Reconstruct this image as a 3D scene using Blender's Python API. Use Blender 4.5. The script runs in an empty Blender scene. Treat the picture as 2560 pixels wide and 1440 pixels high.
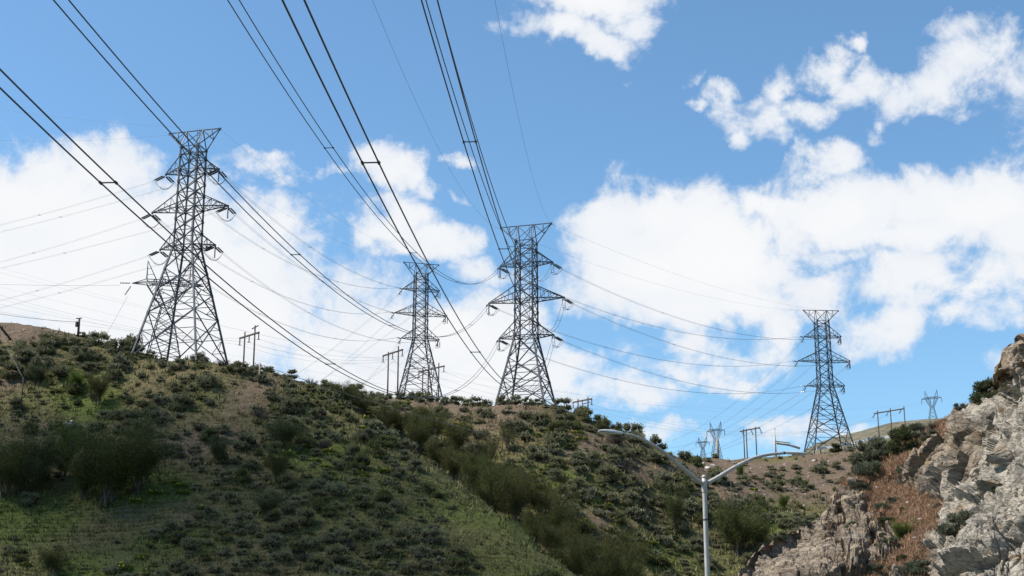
import bpy, math, random
import numpy as np
from mathutils import Vector, Matrix

R = math.radians
random.seed(7)
rng = np.random.default_rng(11)
scene = bpy.context.scene
col = scene.collection

# ------------------------------------------------------------------ camera
PITCH = R(15.3)
EYE = 1.7
FPX = 50.0 / 36.0 * 2560.0
cam_d = bpy.data.cameras.new('camera')
cam_d.lens = 50.0
cam_d.sensor_width = 36.0
cam_d.clip_start = 0.1
cam_d.clip_end = 20000.0
cam = bpy.data.objects.new('camera', cam_d)
cam.location = (0, 0, EYE)
cam.rotation_euler = (R(90) + PITCH, 0, 0)
col.objects.link(cam)
scene.camera = cam
scene.view_settings.view_transform = 'Standard'
scene.view_settings.look = 'None'
scene.view_settings.gamma = 1.0
scene.view_settings.exposure = 0.6
scene.view_settings.use_curve_mapping = False
scene.cycles.max_bounces = 6
scene.cycles.transparent_max_bounces = 64
scene.cycles.caustics_reflective = False
scene.cycles.caustics_refractive = False
scene.cycles.use_denoising = True

CF = np.array([0, math.cos(PITCH), math.sin(PITCH)])
CU = np.array([0, -math.sin(PITCH), math.cos(PITCH)])
CX = np.array([1.0, 0, 0])


def ray(px, py):
    px = np.asarray(px, float)[..., None]
    py = np.asarray(py, float)[..., None]
    d = CF + CX * (px - 1280) / FPX + CU * (720 - py) / FPX
    return d / d[..., 1:2]                 # scaled so that y = 1


def at(px, py, Y):
    return np.array([0, 0, EYE]) + ray(px, py) * np.asarray(Y, float)[..., None]


def proj(P):
    P = np.asarray(P, float) - [0, 0, EYE]
    z = P @ CF
    return np.stack([1280 + FPX * (P @ CX) / z, 720 - FPX * (P @ CU) / z], -1)


# ------------------------------------------------------------------ sun and sky
SUN_AZ, SUN_EL = R(-92), R(52)
sdir = Vector((math.sin(SUN_AZ) * math.cos(SUN_EL), math.cos(SUN_AZ) * math.cos(SUN_EL), math.sin(SUN_EL)))
sun_d = bpy.data.lights.new('sun', 'SUN')
sun_d.energy = 5.0
sun_d.angle = R(0.5)
sun_d.color = (1.0, 0.95, 0.87)
sun = bpy.data.objects.new('sun', sun_d)
sun.rotation_euler = sdir.to_track_quat('Z', 'Y').to_euler()
sun.location = (-300, 150, 400)
col.objects.link(sun)


class NT:
    """small helper round a node tree"""
    def __init__(s, nt):
        s.nt = nt
        s.n = nt.nodes
        s.l = nt.links

    def add(s, t, **kw):
        nd = s.n.new(t)
        for k, v in kw.items():
            if k == 'ins':
                for kk, vv in v.items():
                    if isinstance(vv, bpy.types.NodeSocket):
                        s.l.new(vv, nd.inputs[kk])
                    else:
                        nd.inputs[kk].default_value = vv
            else:
                setattr(nd, k, v)
        return nd

    def math(s, op, a, b=None, c=None, clamp=False):
        nd = s.n.new('ShaderNodeMath')
        nd.operation = op
        nd.use_clamp = clamp
        for i, v in enumerate((a, b, c)):
            if v is None:
                continue
            if isinstance(v, bpy.types.NodeSocket):
                s.l.new(v, nd.inputs[i])
            else:
                nd.inputs[i].default_value = v
        return nd.outputs[0]

    def vmath(s, op, a, b=None, c=None):
        nd = s.n.new('ShaderNodeVectorMath')
        nd.operation = op
        for i, v in enumerate((a, b, c)):
            if v is None:
                continue
            if isinstance(v, bpy.types.NodeSocket):
                s.l.new(v, nd.inputs[i])
            else:
                nd.inputs[i].default_value = v
        return nd

    def mix(s, f, a, b, mode='MIX'):
        nd = s.n.new('ShaderNodeMix')
        nd.data_type = 'RGBA'
        nd.blend_type = mode
        for i, v in ((0, f), (6, a), (7, b)):
            if isinstance(v, bpy.types.NodeSocket):
                s.l.new(v, nd.inputs[i])
            else:
                nd.inputs[i].default_value = v if i == 0 else (*v, 1.0)[:4]
        return nd.outputs[2]

    def smooth(s, v, a, b, lo=0.0, hi=1.0):
        nd = s.n.new('ShaderNodeMapRange')
        nd.interpolation_type = 'SMOOTHSTEP'
        s.l.new(v, nd.inputs[0])
        nd.inputs[1].default_value = a
        nd.inputs[2].default_value = b
        nd.inputs[3].default_value = lo
        nd.inputs[4].default_value = hi
        return nd.outputs[0]

    def noise(s, vec, scale, detail=4.0, rough=0.5, dist=0.0):
        nd = s.n.new('ShaderNodeTexNoise')
        if vec is not None:
            s.l.new(vec, nd.inputs['Vector'])
        nd.inputs['Scale'].default_value = scale
        nd.inputs['Detail'].default_value = detail
        nd.inputs['Roughness'].default_value = rough
        nd.inputs['Distortion'].default_value = dist
        return nd


# cumulus banks: (x, y, half width, half height, weight) read off the photograph and turned into
# compass bearing and elevation, so they stay fixed in the sky whatever the camera does
CLOUDS = [
    (60, 500, 210, 110, 1), (250, 440, 130, 95, .9), (245, 375, 45, 40, .45), (350, 430, 90, 60, .7), (200, 590, 330, 150, 1), (450, 590, 190, 130, 1),
    (620, 560, 110, 90, .9), (640, 500, 60, 40, .7), (715, 590, 80, 50, .7), (610, 690, 130, 120, 1), (350, 740, 450, 210, 1.1), (0, 680, 260, 150, 1.1),
    (640, 810, 120, 110, 1), (450, 840, 300, 160, 1.1), (770, 850, 60, 55, .6), (830, 905, 120, 60, .9), (900, 930, 170, 60, .9),
    (925, 385, 60, 48, .9), (975, 425, 85, 60, 1), (1035, 465, 55, 35, .9), (815, 442, 50, 20, .55), (985, 555, 90, 60, 1),
    (950, 600, 105, 60, 1), (1075, 610, 100, 55, 1), (1160, 612, 62, 40, .8), (1000, 650, 110, 35, .9), (665, 418, 95, 30, .62), (850, 565, 50, 60, .4),
    (960, 860, 150, 60, .8), (1120, 850, 160, 100, 1), (1230, 840, 90, 90, .9), (1215, 690, 95, 50, .8), (1140, 690, 60, 45, .5), (1340, 830, 90, 110, .8),
    (1330, 920, 180, 100, .95), (1200, 960, 240, 70, 1), (1000, 960, 200, 50, 1), (1480, 900, 140, 62, .75), (1540, 950, 150, 60, .75), (1660, 985, 110, 40, .65),
    (1560, 545, 120, 85, 1), (1690, 545, 130, 80, 1), (1600, 660, 165, 120, 1.1), (1780, 640, 170, 140, 1.1), (1850, 760, 110, 60, .9), (1690, 760, 140, 60, .9),
    (1450, 600, 55, 60, .6), (1420, 690, 90, 70, .7), (1310, 660, 60, 45, .5), (1780, 770, 140, 45, .8),
    (1940, 500, 95, 55, .9), (2080, 530, 140, 85, 1), (2130, 590, 160, 60, .9), (2280, 500, 190, 70, .95), (2420, 500, 160, 85, 1.05), (2330, 580, 170, 55, .9),
    (2530, 570, 90, 90, .9), (2085, 400, 64, 44, .85), (2130, 655, 115, 36, .75), (2270, 700, 170, 58, .75), (2110, 715, 130, 48, .75), (2520, 690, 110, 75, .8),
    (2230, 825, 130, 58, .85), (2290, 785, 95, 48, .8), (2150, 830, 60, 30, .5), (2060, 770, 90, 50, .5), (1925, 840, 55, 48, .7), (1860, 890, 130, 40, .75), (1790, 930, 170, 34, .68),
    (2510, 775, 120, 42, .72), (1720, 850, 100, 32, .65),
    (1395, 66, 120, 52, .9), (1500, 98, 90, 42, .85), (1575, 35, 78, 48, .75), (1480, -30, 180, 55, 1), (1545, 135, 50, 25, .5),
    (1745, 192, 38, 22, .7), (1805, 228, 60, 28, .75), (1875, 265, 70, 38, .8), (1945, 240, 55, 75, .95), (1905, 320, 95, 55, .9), (1860, 372, 55, 30, .8),
    (2000, 285, 75, 40, .8), (2050, 185, 55, 48, .8), (2125, 125, 45, 30, .7), (2130, 215, 90, 45, .9), (2235, 240, 90, 45, .95), (2330, 215, 100, 58, 1),
    (2420, 170, 110, 70, 1), (2430, 70, 95, 55, .85), (2540, 90, 55, 65, .7), (2420, 272, 70, 22, .5), (2262, 292, 35, 25, .6), (1742, 262, 34, 17, .55),
    (2180, 320, 35, 25, .35), (1570, 205, 40, 14, .25), (1135, 385, 48, 24, .55), (1130, 470, 44, 18, .5), (780, 560, 40, 25, .35), (560, 850, 120, 60, .9),
    (1960, 1075, 90, 35, .5), (1700, 1060, 150, 32, .62), (2120, 1075, 130, 26, .62), (2550, 885, 70, 40, .6),
    (1840, 290, 90, 40, .55), (1960, 205, 50, 30, .4), (2090, 255, 120, 36, .55), (2180, 210, 80, 36, .45), (2290, 262, 110, 34, .55), (2385, 230, 110, 45, .65), (2470, 130, 80, 65, .55), (1790, 215, 66, 20, .45),
    (-300, 600, 330, 260, 1), (2900, 350, 330, 240, .9), (1700, -300, 300, 110, .8), (300, -250, 260, 90, .6),
]

world = bpy.data.worlds.new('World')
scene.world = world
world.use_nodes = True
W = NT(world.node_tree)
for nd in list(W.n):
    W.n.remove(nd)
w_out = W.add('ShaderNodeOutputWorld')
bg = W.add('ShaderNodeBackground')
W.l.new(bg.outputs[0], w_out.inputs[0])
SKY_STRENGTH = 0.10
bg.inputs[1].default_value = SKY_STRENGTH
sky = W.add('ShaderNodeTexSky')
sky.sky_type = 'NISHITA'
sky.sun_disc = False
sky.sun_elevation = SUN_EL
sky.sun_rotation = SUN_AZ
sky.altitude = 300
sky.air_density = 1.0
sky.dust_density = 0.6
sky.ozone_density = 2.2
geo = W.add('ShaderNodeTexCoord')
vec = geo.outputs['Generated']
sep = W.add('ShaderNodeSeparateXYZ', ins={0: vec})
az = W.math('ARCTAN2', sep.outputs[0], sep.outputs[1])
el = W.math('ARCSINE', sep.outputs[2])
# billowing edges: warp the bearing / elevation by turbulence before measuring the banks
n1 = W.noise(vec, 9.0, 5, 0.55)
n2 = W.noise(vec, 34.0, 5, 0.55)
w1 = W.vmath('SUBTRACT', n1.outputs['Color'], (0.5, 0.5, 0.5)).outputs[0]
w2 = W.vmath('SUBTRACT', n2.outputs['Color'], (0.5, 0.5, 0.5)).outputs[0]
comb = W.add('ShaderNodeCombineXYZ', ins={0: az, 1: el})
c0 = W.vmath('MULTIPLY_ADD', w1, (0.085, 0.065, 0.0), comb.outputs[0]).outputs[0]
c1 = W.vmath('MULTIPLY_ADD', w2, (0.048, 0.036, 0.0), c0).outputs[0]
acc = None
for (px, py, rx, ry, wgt) in CLOUDS:
    if px > 1200 and py < 345 and py > -20:
        wgt *= 0.90          # the high streaks are thinner than the banks below
    d = ray(px, py)
    d = d / np.linalg.norm(d)
    a0, e0 = math.atan2(d[0], d[1]), math.asin(d[2])
    sx = FPX / (rx * 1.26) * 0.97
    sy = FPX / (ry * 1.26)
    q = W.vmath('MULTIPLY_ADD', c1, (sx, sy, 0.0), (-a0 * sx, -e0 * sy, 0.0)).outputs[0]
    ln = W.vmath('DOT_PRODUCT', q, q).outputs['Value']
    v = W.math('MULTIPLY_ADD', ln, -0.62, wgt * 0.80 - 0.18)
    acc = v if acc is None else W.math('SMOOTH_MAX', acc, v, 0.22)
fine = W.noise(vec, 22.0, 10, 0.68, 0.25)
fine2 = W.noise(vec, 7.0, 6, 0.55)
nz = W.math('MULTIPLY', W.math('MULTIPLY_ADD', fine.outputs['Fac'], 2.3, -1.15), W.smooth(acc, 0.25, 0.65, 1.0, 0.22))
nz2 = W.math('MULTIPLY_ADD', fine2.outputs['Fac'], 0.7, -0.35)
dens = W.math('ADD', W.math('ADD', acc, nz), nz2)
mask = W.smooth(dens, -0.14, 0.52)
shade = W.smooth(W.math('ADD', W.math('MULTIPLY', acc, 0.7), W.math('MULTIPLY', nz2, 1.2)), -0.1, 0.75)
# cumulus radiance: sunlit white, slightly blue-grey where the bank is thin or turned from the sun
K = 0.66 / SKY_STRENGTH       # the exposure above lifts this back to white
CLD_HI = 0.98
c_col = W.mix(shade, tuple(K * c for c in (0.80, 0.85, 0.925)), tuple(K * CLD_HI * c for c in (1.0, 1.0, 1.0)))
sky_col = W.mix(1.0, sky.outputs[0], (0.89, 1.14, 1.20), 'MULTIPLY')
full = W.mix(mask, sky_col, c_col)
W.l.new(full, bg.inputs[0])
world.cycles.sampling_method = 'MANUAL'
world.cycles.sample_map_resolution = 512

# ------------------------------------------------------------------ object helpers


def tag(o, label=None, cat=None, group=None, kind=None):
    if label:
        o['label'] = label
    if cat:
        o['category'] = cat
    if group:
        o['group'] = group
    if kind:
        o['kind'] = kind
    return o


def empty(name, loc=(0, 0, 0), rz=0.0):
    o = bpy.data.objects.new(name, None)
    o.empty_display_size = 0.5
    o.location = tuple(float(c) for c in loc)
    o.rotation_euler = (0, 0, rz)
    col.objects.link(o)
    return o


def link_mesh(name, me, mats, parent=None):
    o = bpy.data.objects.new(name, me)
    for m in (mats if isinstance(mats, (list, tuple)) else [mats]):
        me.materials.append(m)
    col.objects.link(o)
    if parent is not None:
        o.parent = parent
    return o


class MB:
    def __init__(s):
        s.v = []
        s.f = []
        s.mi = []

    def _add(s, vs, fs, mi=0):
        b = len(s.v)
        s.v.extend([tuple(float(c) for c in p) for p in vs])
        s.f.extend([tuple(b + i for i in q) for q in fs])
        s.mi.extend([mi] * len(fs))

    def bar(s, p, q, w, h=None, mi=0):
        p = Vector(p)
        q = Vector(q)
        h = w if h is None else h
        d = q - p
        if d.length < 1e-6:
            return
        d.normalize()
        a = Vector((0, 0, 1)) if abs(d.z) < 0.9 else Vector((1, 0, 0))
        x = d.cross(a).normalized() * (w / 2)
        y = d.cross(x).normalized() * (h / 2)
        vs = [p + x + y, p - x + y, p - x - y, p + x - y, q + x + y, q - x + y, q - x - y, q + x - y]
        s._add(vs, [(0, 1, 2, 3), (7, 6, 5, 4), (0, 4, 5, 1), (1, 5, 6, 2), (2, 6, 7, 3), (3, 7, 4, 0)], mi)

    def tube(s, pts, r, n=6, mi=0, cap=True):
        pts = [Vector(p) for p in pts]
        rs = r if isinstance(r, (list, tuple, np.ndarray)) else [r] * len(pts)
        vs = []
        fs = []
        prev = None
        for i, p in enumerate(pts):
            d = (pts[min(i + 1, len(pts) - 1)] - pts[max(i - 1, 0)])
            d = d.normalized() if d.length > 0 else Vector((0, 0, 1))
            if prev is None:
                a = Vector((0, 0, 1)) if abs(d.z) < 0.9 else Vector((1, 0, 0))
                x = d.cross(a).normalized()
            else:
                x = (prev - d * prev.dot(d)).normalized()
            prev = x
            y = d.cross(x)
            for k in range(n):
                t = 2 * math.pi * k / n
                vs.append(p + (x * math.cos(t) + y * math.sin(t)) * rs[i])
        for i in range(len(pts) - 1):
            for k in range(n):
                k2 = (k + 1) % n
                fs.append((i * n + k, i * n + k2, (i + 1) * n + k2, (i + 1) * n + k))
        if cap:
            fs.append(tuple(range(n - 1, -1, -1)))
            e = (len(pts) - 1) * n
            fs.append(tuple(e + k for k in range(n)))
        s._add(vs, fs, mi)

    def mesh(s, name):
        me = bpy.data.meshes.new(name)
        me.from_pydata(s.v, [], s.f)
        if any(s.mi):
            me.polygons.foreach_set('material_index', s.mi)
        me.update()
        return me

    def build(s, name, mats, parent=None, smooth=False):
        me = s.mesh(name)
        if smooth:
            me.polygons.foreach_set('use_smooth', [True] * len(me.polygons))
        return link_mesh(name, me, mats, parent)


def np_mesh(name, V, Fq, attrs=None, smooth=False, mat_idx=None):
    V = np.ascontiguousarray(V, dtype=np.float32)
    Fq = np.ascontiguousarray(Fq, dtype=np.int32)
    k = Fq.shape[1]
    me = bpy.data.meshes.new(name)
    me.vertices.add(len(V))
    me.vertices.foreach_set('co', V.ravel())
    me.loops.add(Fq.size)
    me.loops.foreach_set('vertex_index', Fq.ravel())
    me.polygons.add(len(Fq))
    me.polygons.foreach_set('loop_start', np.arange(0, Fq.size, k, dtype=np.int32))
    me.polygons.foreach_set('loop_total', np.full(len(Fq), k, dtype=np.int32))
    if mat_idx is not None:
        me.polygons.foreach_set('material_index', np.asarray(mat_idx, dtype=np.int32))
    me.update(calc_edges=True)
    me.polygons.foreach_set('use_smooth', np.full(len(Fq), smooth))
    for an, (typ, data) in (attrs or {}).items():
        a = me.attributes.new(an, typ, 'POINT')
        if typ == 'FLOAT':
            a.data.foreach_set('value', np.asarray(data, dtype=np.float32).ravel())
        else:
            a.data.foreach_set('color', np.asarray(data, dtype=np.float32).ravel())
    return me


# ------------------------------------------------------------------ noise in numpy
def _hash(i, j, k, seed):
    h = (i * 374761393 + j * 668265263 + k * 2147483647 + seed * 1274126177) & 0xFFFFFFFF
    h = ((h ^ (h >> 13)) * 1274126177) & 0xFFFFFFFF
    h = h ^ (h >> 16)
    return (h & 0xFFFFFF) / float(0xFFFFFF)


def vnoise(p, seed=0):
    p = np.asarray(p, float)
    i = np.floor(p).astype(np.int64)
    f = p - i
    f = f * f * (3 - 2 * f)
    out = 0
    for a in (0, 1):
        for b in (0, 1):
            for c in (0, 1):
                w = (f[..., 0] if a else 1 - f[..., 0]) * (f[..., 1] if b else 1 - f[..., 1]) * (f[..., 2] if c else 1 - f[..., 2])
                out = out + w * _hash(i[..., 0] + a, i[..., 1] + b, i[..., 2] + c, seed)
    return out


def fbm(p, octv=4, seed=0, gain=0.5):
    p = np.asarray(p, float)
    s = 0
    a = 1.0
    t = 0
    for o in range(octv):
        s = s + a * vnoise(p * (2.03 ** o), seed + o * 17)
        t += a
        a *= gain
    return s / t - 0.5


def worley(p, seed=0):
    """nearest and second nearest feature: distance, second distance, offset vector and cell hash"""
    p = np.asarray(p, float)
    i = np.floor(p).astype(np.int64)
    n = p.shape[0]
    d1 = np.full(n, 9.0)
    d2 = np.full(n, 9.0)
    off = np.zeros((n, 3))
    hid = np.zeros((n, 3))
    for a in (-1, 0, 1):
        for b in (-1, 0, 1):
            for c in (-1, 0, 1):
                q = i + [a, b, c]
                h = np.stack([_hash(q[:, 0], q[:, 1], q[:, 2], seed + s) for s in (1, 2, 3)], -1)
                v = p - (q + h)
                d = np.sqrt((v * v).sum(-1))
                m = d < d1
                d2 = np.where(m, d1, np.minimum(d2, d))
                d1 = np.where(m, d, d1)
                off[m] = v[m]
                hid[m] = np.stack([_hash(q[:, 0], q[:, 1], q[:, 2], seed + s) for s in (4, 5, 6)], -1)[m]
    return d1, d2, off, hid


# ------------------------------------------------------------------ materials
def mat(name):
    m = bpy.data.materials.new(name)
    m.use_nodes = True
    t = NT(m.node_tree)
    for nd in list(t.n):
        t.n.remove(nd)
    out = t.add('ShaderNodeOutputMaterial')
    b = t.add('ShaderNodeBsdfPrincipled')
    t.l.new(b.outputs[0], out.inputs[0])
    return m, t, b, out


def simple_mat(name, c1, c2, rough=0.6, metal=0.0, scale=3.0, bump=0.0, spec=0.5):
    m, t, b, out = mat(name)
    tc = t.add('ShaderNodeTexCoord')
    n = t.noise(tc.outputs['Object'], scale, 6, 0.6)
    f = t.smooth(n.outputs['Fac'], 0.35, 0.65)
    t.l.new(t.mix(f, c1, c2), b.inputs['Base Color'])
    b.inputs['Roughness'].default_value = rough
    b.inputs['Metallic'].default_value = metal
    b.inputs['Specular IOR Level'].default_value = spec
    if bump:
        bp = t.add('ShaderNodeBump', ins={'Strength': bump, 'Height': n.outputs['Fac']})
        t.l.new(bp.outputs[0], b.inputs['Normal'])
    return m


M = {}
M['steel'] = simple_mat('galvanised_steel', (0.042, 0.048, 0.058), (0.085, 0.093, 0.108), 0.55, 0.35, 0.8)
M['steel_far'] = simple_mat('hazy_far_steel', (0.05, 0.065, 0.09), (0.085, 0.105, 0.135), 0.6, 0.2, 0.5)  # bluish cast of distant haze put into the steel colour
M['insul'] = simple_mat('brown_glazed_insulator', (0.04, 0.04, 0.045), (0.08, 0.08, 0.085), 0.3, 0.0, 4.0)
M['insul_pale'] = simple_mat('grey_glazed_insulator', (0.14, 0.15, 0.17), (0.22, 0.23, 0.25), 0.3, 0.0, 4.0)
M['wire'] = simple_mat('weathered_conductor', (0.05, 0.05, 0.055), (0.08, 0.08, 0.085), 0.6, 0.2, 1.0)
M['wire_glint'] = simple_mat('glinting_conductor', (0.55, 0.56, 0.58), (0.65, 0.66, 0.68), 0.35, 0.8, 1.0)  # pale tone paints the sun glint onto one line and some jumpers
M['wood'] = simple_mat('weathered_pole_wood', (0.036, 0.028, 0.022), (0.075, 0.054, 0.04), 0.85, 0.0, 2.5, 0.3)
M['wood_pale'] = simple_mat('silvered_pole_wood', (0.22, 0.18, 0.14), (0.32, 0.27, 0.22), 0.85, 0.0, 2.5, 0.3)
M['lamp_grey'] = simple_mat('lamp_grey_paint', (0.33, 0.31, 0.285), (0.42, 0.395, 0.365), 0.6, 0.0, 1.6)
M['lamp_white'] = simple_mat('luminaire_grey_paint', (0.50, 0.51, 0.52), (0.58, 0.59, 0.60), 0.4, 0.1, 1.5)
M['lamp_glass'] = simple_mat('prismatic_lamp_lens', (0.30, 0.29, 0.26), (0.40, 0.38, 0.34), 0.15, 0.0, 8.0)
M['black'] = simple_mat('black_fitting', (0.02, 0.02, 0.02), (0.04, 0.04, 0.04), 0.6)
M['concrete'] = simple_mat('pale_concrete', (0.42, 0.38, 0.33), (0.52, 0.48, 0.43), 0.85, 0.0, 1.5, 0.2)
M['rail'] = simple_mat('pale_guardrail_steel', (0.66, 0.65, 0.62), (0.76, 0.75, 0.72), 0.6, 0.0, 1.0)


def leaf_mat(name, dark, light, warm, trans=0.18):
    m, t, b, out = mat(name)
    at_ = t.add('ShaderNodeAttribute', attribute_name='tint')
    oi = t.add('ShaderNodeObjectInfo')
    c = t.mix(at_.outputs['Fac'], dark, light)
    c = t.mix(t.math('MULTIPLY', oi.outputs['Random'], 0.7), c, warm)
    c = t.mix(t.math('LESS_THAN', at_.outputs['Fac'], -0.05), c, (0.055, 0.048, 0.032))   # dark wood of the cores, also painting shade between the leaves
    t.l.new(c, b.inputs['Base Color'])
    b.inputs['Roughness'].default_value = 0.75
    b.inputs['Specular IOR Level'].default_value = 0.2
    tr = t.add('ShaderNodeBsdfTranslucent')
    t.l.new(c, tr.inputs[0])
    mx = t.add('ShaderNodeMixShader', ins={0: trans})
    t.l.new(b.outputs[0], mx.inputs[1])
    t.l.new(tr.outputs[0], mx.inputs[2])
    t.l.new(mx.outputs[0], out.inputs[0])
    return m


M['sage'] = leaf_mat('sagebrush_leaf', (0.11, 0.115, 0.06), (0.28, 0.275, 0.175), (0.16, 0.155, 0.05))
M['sage_near'] = leaf_mat('sagebrush_leaf_near', (0.06, 0.07, 0.045), (0.17, 0.18, 0.12), (0.12, 0.13, 0.07))
M['willow'] = leaf_mat('willow_leaf', (0.036, 0.046, 0.012), (0.10, 0.115, 0.03), (0.075, 0.068, 0.02), 0.3)
M['green'] = leaf_mat('bright_green_leaf', (0.05, 0.085, 0.014), (0.13, 0.19, 0.035), (0.09, 0.12, 0.02), 0.3)
M['juniper'] = leaf_mat('dark_green_leaf', (0.035, 0.048, 0.02), (0.11, 0.125, 0.05), (0.07, 0.08, 0.03), 0.2)
M['olive'] = leaf_mat('olive_shrub_leaf', (0.06, 0.075, 0.02), (0.17, 0.19, 0.06), (0.10, 0.10, 0.03), 0.22)
M['deadleaf'] = leaf_mat('dry_twig', (0.04, 0.032, 0.03), (0.09, 0.075, 0.065), (0.07, 0.06, 0.05), 0.1)
M['flower'] = simple_mat('yellow_petal', (0.45, 0.30, 0.01), (0.55, 0.38, 0.02), 0.7)
M['twig'] = simple_mat('grey_brown_bark', (0.05, 0.04, 0.03), (0.09, 0.075, 0.06), 0.9, 0.0, 6.0)

# ------------------------------------------------------------------ terrain: one height field
# survey points (bearing column, elevation row, distance) of the ridges, spurs and hollows
PTS = [
    # skyline of the left hill
    (-300, 800, 208), (0, 806, 206), (100, 812, 205), (230, 852, 200), (330, 893, 195), (450, 908, 190), (570, 903, 188), (650, 920, 190),
    (710, 948, 196), (790, 970, 203), (880, 986, 210),
    # skyline of the right-hand spur
    (940, 992, 214), (1020, 998, 212), (1100, 1002, 209), (1240, 1010, 203), (1330, 1012, 202), (1400, 1016, 202), (1440, 1028, 202), (1550, 1076, 202), (1650, 1123, 200),
    (1740, 1162, 197), (1850, 1240, 190), (1950, 1295, 183), (2010, 1328, 178), (2150, 1400, 170),
    # face of the left hill
    (-300, 1440, 142), (0, 1440, 140), (400, 1440, 140), (800, 1440, 139), (1200, 1442, 139), (-300, 1170, 163), (0, 1170, 162), (260, 1190, 162), (500, 1170, 161), (700, 1170, 162),
    (860, 1200, 158), (1000, 1290, 151), (-300, 1000, 185), (0, 1000, 183), (250, 1030, 180), (400, 1010, 178), (600, 1030, 174), (750, 1040, 178), (200, 930, 187), (60, 900, 190),
    # crest of the spur in front of the gully
    (870, 1015, 189), (930, 1055, 181), (1010, 1110, 175), (1100, 1170, 170), (1200, 1243, 162), (1300, 1320, 155), (1400, 1400, 147), (1460, 1450, 142),
    # gully floor behind it
    (900, 1010, 201), (960, 1052, 191), (1030, 1135, 182), (1115, 1205, 177), (1215, 1285, 169), (1315, 1365, 162), (1415, 1450, 154), (1480, 1500, 149),
    # face of the right-hand spur
    (1050, 1060, 199), (1180, 1110, 191), (1250, 1165, 183), (1400, 1165, 182), (1550, 1180, 185), (1330, 1250, 174), (1400, 1320, 168), (1520, 1300, 171), (1600, 1250, 182), (1740, 1300, 182),
    (1500, 1440, 157), (1600, 1440, 164), (1740, 1440, 168), (1850, 1355, 178), (1850, 1445, 169), (1950, 1400, 172), (1400, 1080, 193), (1550, 1120, 194), (1680, 1190, 192),
    # ground behind the skylines
    (0, 870, 240), (200, 905, 232), (450, 935, 205), (450, 960, 230), (650, 960, 215), (790, 1000, 230), (900, 1010, 240), (1100, 1030, 240), (1316, 1085, 213), (1316, 1080, 230),
    (1440, 1090, 222), (1600, 1150, 225), (1750, 1200, 222), (1860, 1265, 212), (2000, 1330, 205), (1047, 1020, 316), (900, 1020, 290), (1250, 1050, 280), (600, 1000, 290), (300, 1000, 290), (0, 1000, 290),
    (1500, 1120, 280), (1047, 1060, 360), (500, 1060, 360), (0, 1060, 360),
    # brown hillside under the far right tower
    (1700, 1150, 300), (1760, 1150, 302), (1900, 1145, 314), (2067, 1131, 322), (2200, 1110, 322), (2300, 1092, 320), (2500, 1040, 318), (2800, 980, 318),
    (1800, 1195, 268), (1870, 1240, 255), (2000, 1295, 248), (2100, 1250, 262), (2160, 1185, 288), (2400, 1200, 262), (2700, 1150, 262), (2300, 1330, 230), (2700, 1330, 230),
    (1700, 1185, 340), (1900, 1180, 350), (2100, 1165, 360), (2400, 1130, 360),
]
_p = np.array(PTS, float)
_w = at(_p[:, 0], _p[:, 1], _p[:, 2])
flat = []
for x in (-220, -160, -110, -75, -50, -25, 0, 20, 40, 70, 100, 150, 220):
    flat += [(x, 112, 0.0), (x, 95, 0.0)]
for x in (-260, -200, 200, 260):
    flat += [(x, 160, 12 if x < 0 else 14), (x, 200, 40 if x < 0 else 30), (x, 300, 45), (x, 400, 45)]
for x in (-150, -80, 0, 80, 150):
    flat += [(x, 420, 42)]
_w = np.vstack([_w, np.array(flat, float)])


def _phi(r):
    return r ** 1.35


_d = np.hypot(_w[:, None, 0] - _w[None, :, 0], _w[:, None, 1] - _w[None, :, 1])
_n = len(_w)
_A = np.zeros((_n + 3, _n + 3))
_A[:_n, :_n] = _phi(_d) - np.eye(_n) * 1.2
_A[:_n, _n] = 1
_A[:_n, _n + 1:] = _w[:, :2]
_A[_n, :_n] = 1
_A[_n + 1:, :_n] = _w[:, :2].T
_c = np.linalg.solve(_A, np.concatenate([_w[:, 2], [0, 0, 0]]))


def base_h(x, y):
    x = np.asarray(x, float)
    y = np.asarray(y, float)
    sh = x.shape
    xf = x.ravel()
    yf = y.ravel()
    out = np.empty(xf.shape)
    for s in range(0, len(xf), 20000):
        e = s + 20000
        d = np.hypot(xf[s:e, None] - _w[None, :, 0], yf[s:e, None] - _w[None, :, 1])
        out[s:e] = _phi(d) @ _c[:_n] + _c[_n] + _c[_n + 1] * xf[s:e] + _c[_n + 2] * yf[s:e]
    return out.reshape(sh)


def ground_h(x, y):
    x = np.asarray(x, float)
    y = np.asarray(y, float)
    h = np.zeros(x.shape)
    inn = (x > -300) & (x < 300) & (y > 80) & (y < 460)
    if inn.any():
        xi, yi = x[inn], y[inn]
        b = base_h(xi, yi)
        # fade to the level plain all round, then to rolling ground beyond
        w = np.clip((yi - 98) / 18, 0, 1) * np.clip((300 - np.abs(xi)) / 70, 0, 1) * np.clip((460 - yi) / 60, 0, 1)
        w = w * w * (3 - 2 * w)
        P = np.stack([xi / 9.0, yi / 9.0, xi * 0], -1)
        b = b + w * (fbm(P, 4, 3) * 1.5 + fbm(P * 3.1 + 7, 3, 9) * 0.55 + fbm(P * 11, 2, 5) * 0.16)
        h[inn] = np.maximum(b, 0) * w
    return h


def axis(lo, hi, step, ext, grow=1.35):
    a = list(np.arange(lo, hi + 1e-6, step))
    s = step
    while a[-1] < ext:
        s *= grow
        a.append(a[-1] + s)
    s = step
    b = [a[0]]
    while b[-1] > -ext:
        s *= grow
        b.append(b[-1] - s)
    return np.array(b[:0:-1] + a)


GX = axis(-128, 132, 0.62, 6000)
GY = axis(118, 345, 0.62, 6000)
XX, YY = np.meshgrid(GX, GY)
ZZ = ground_h(XX, YY)


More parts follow.
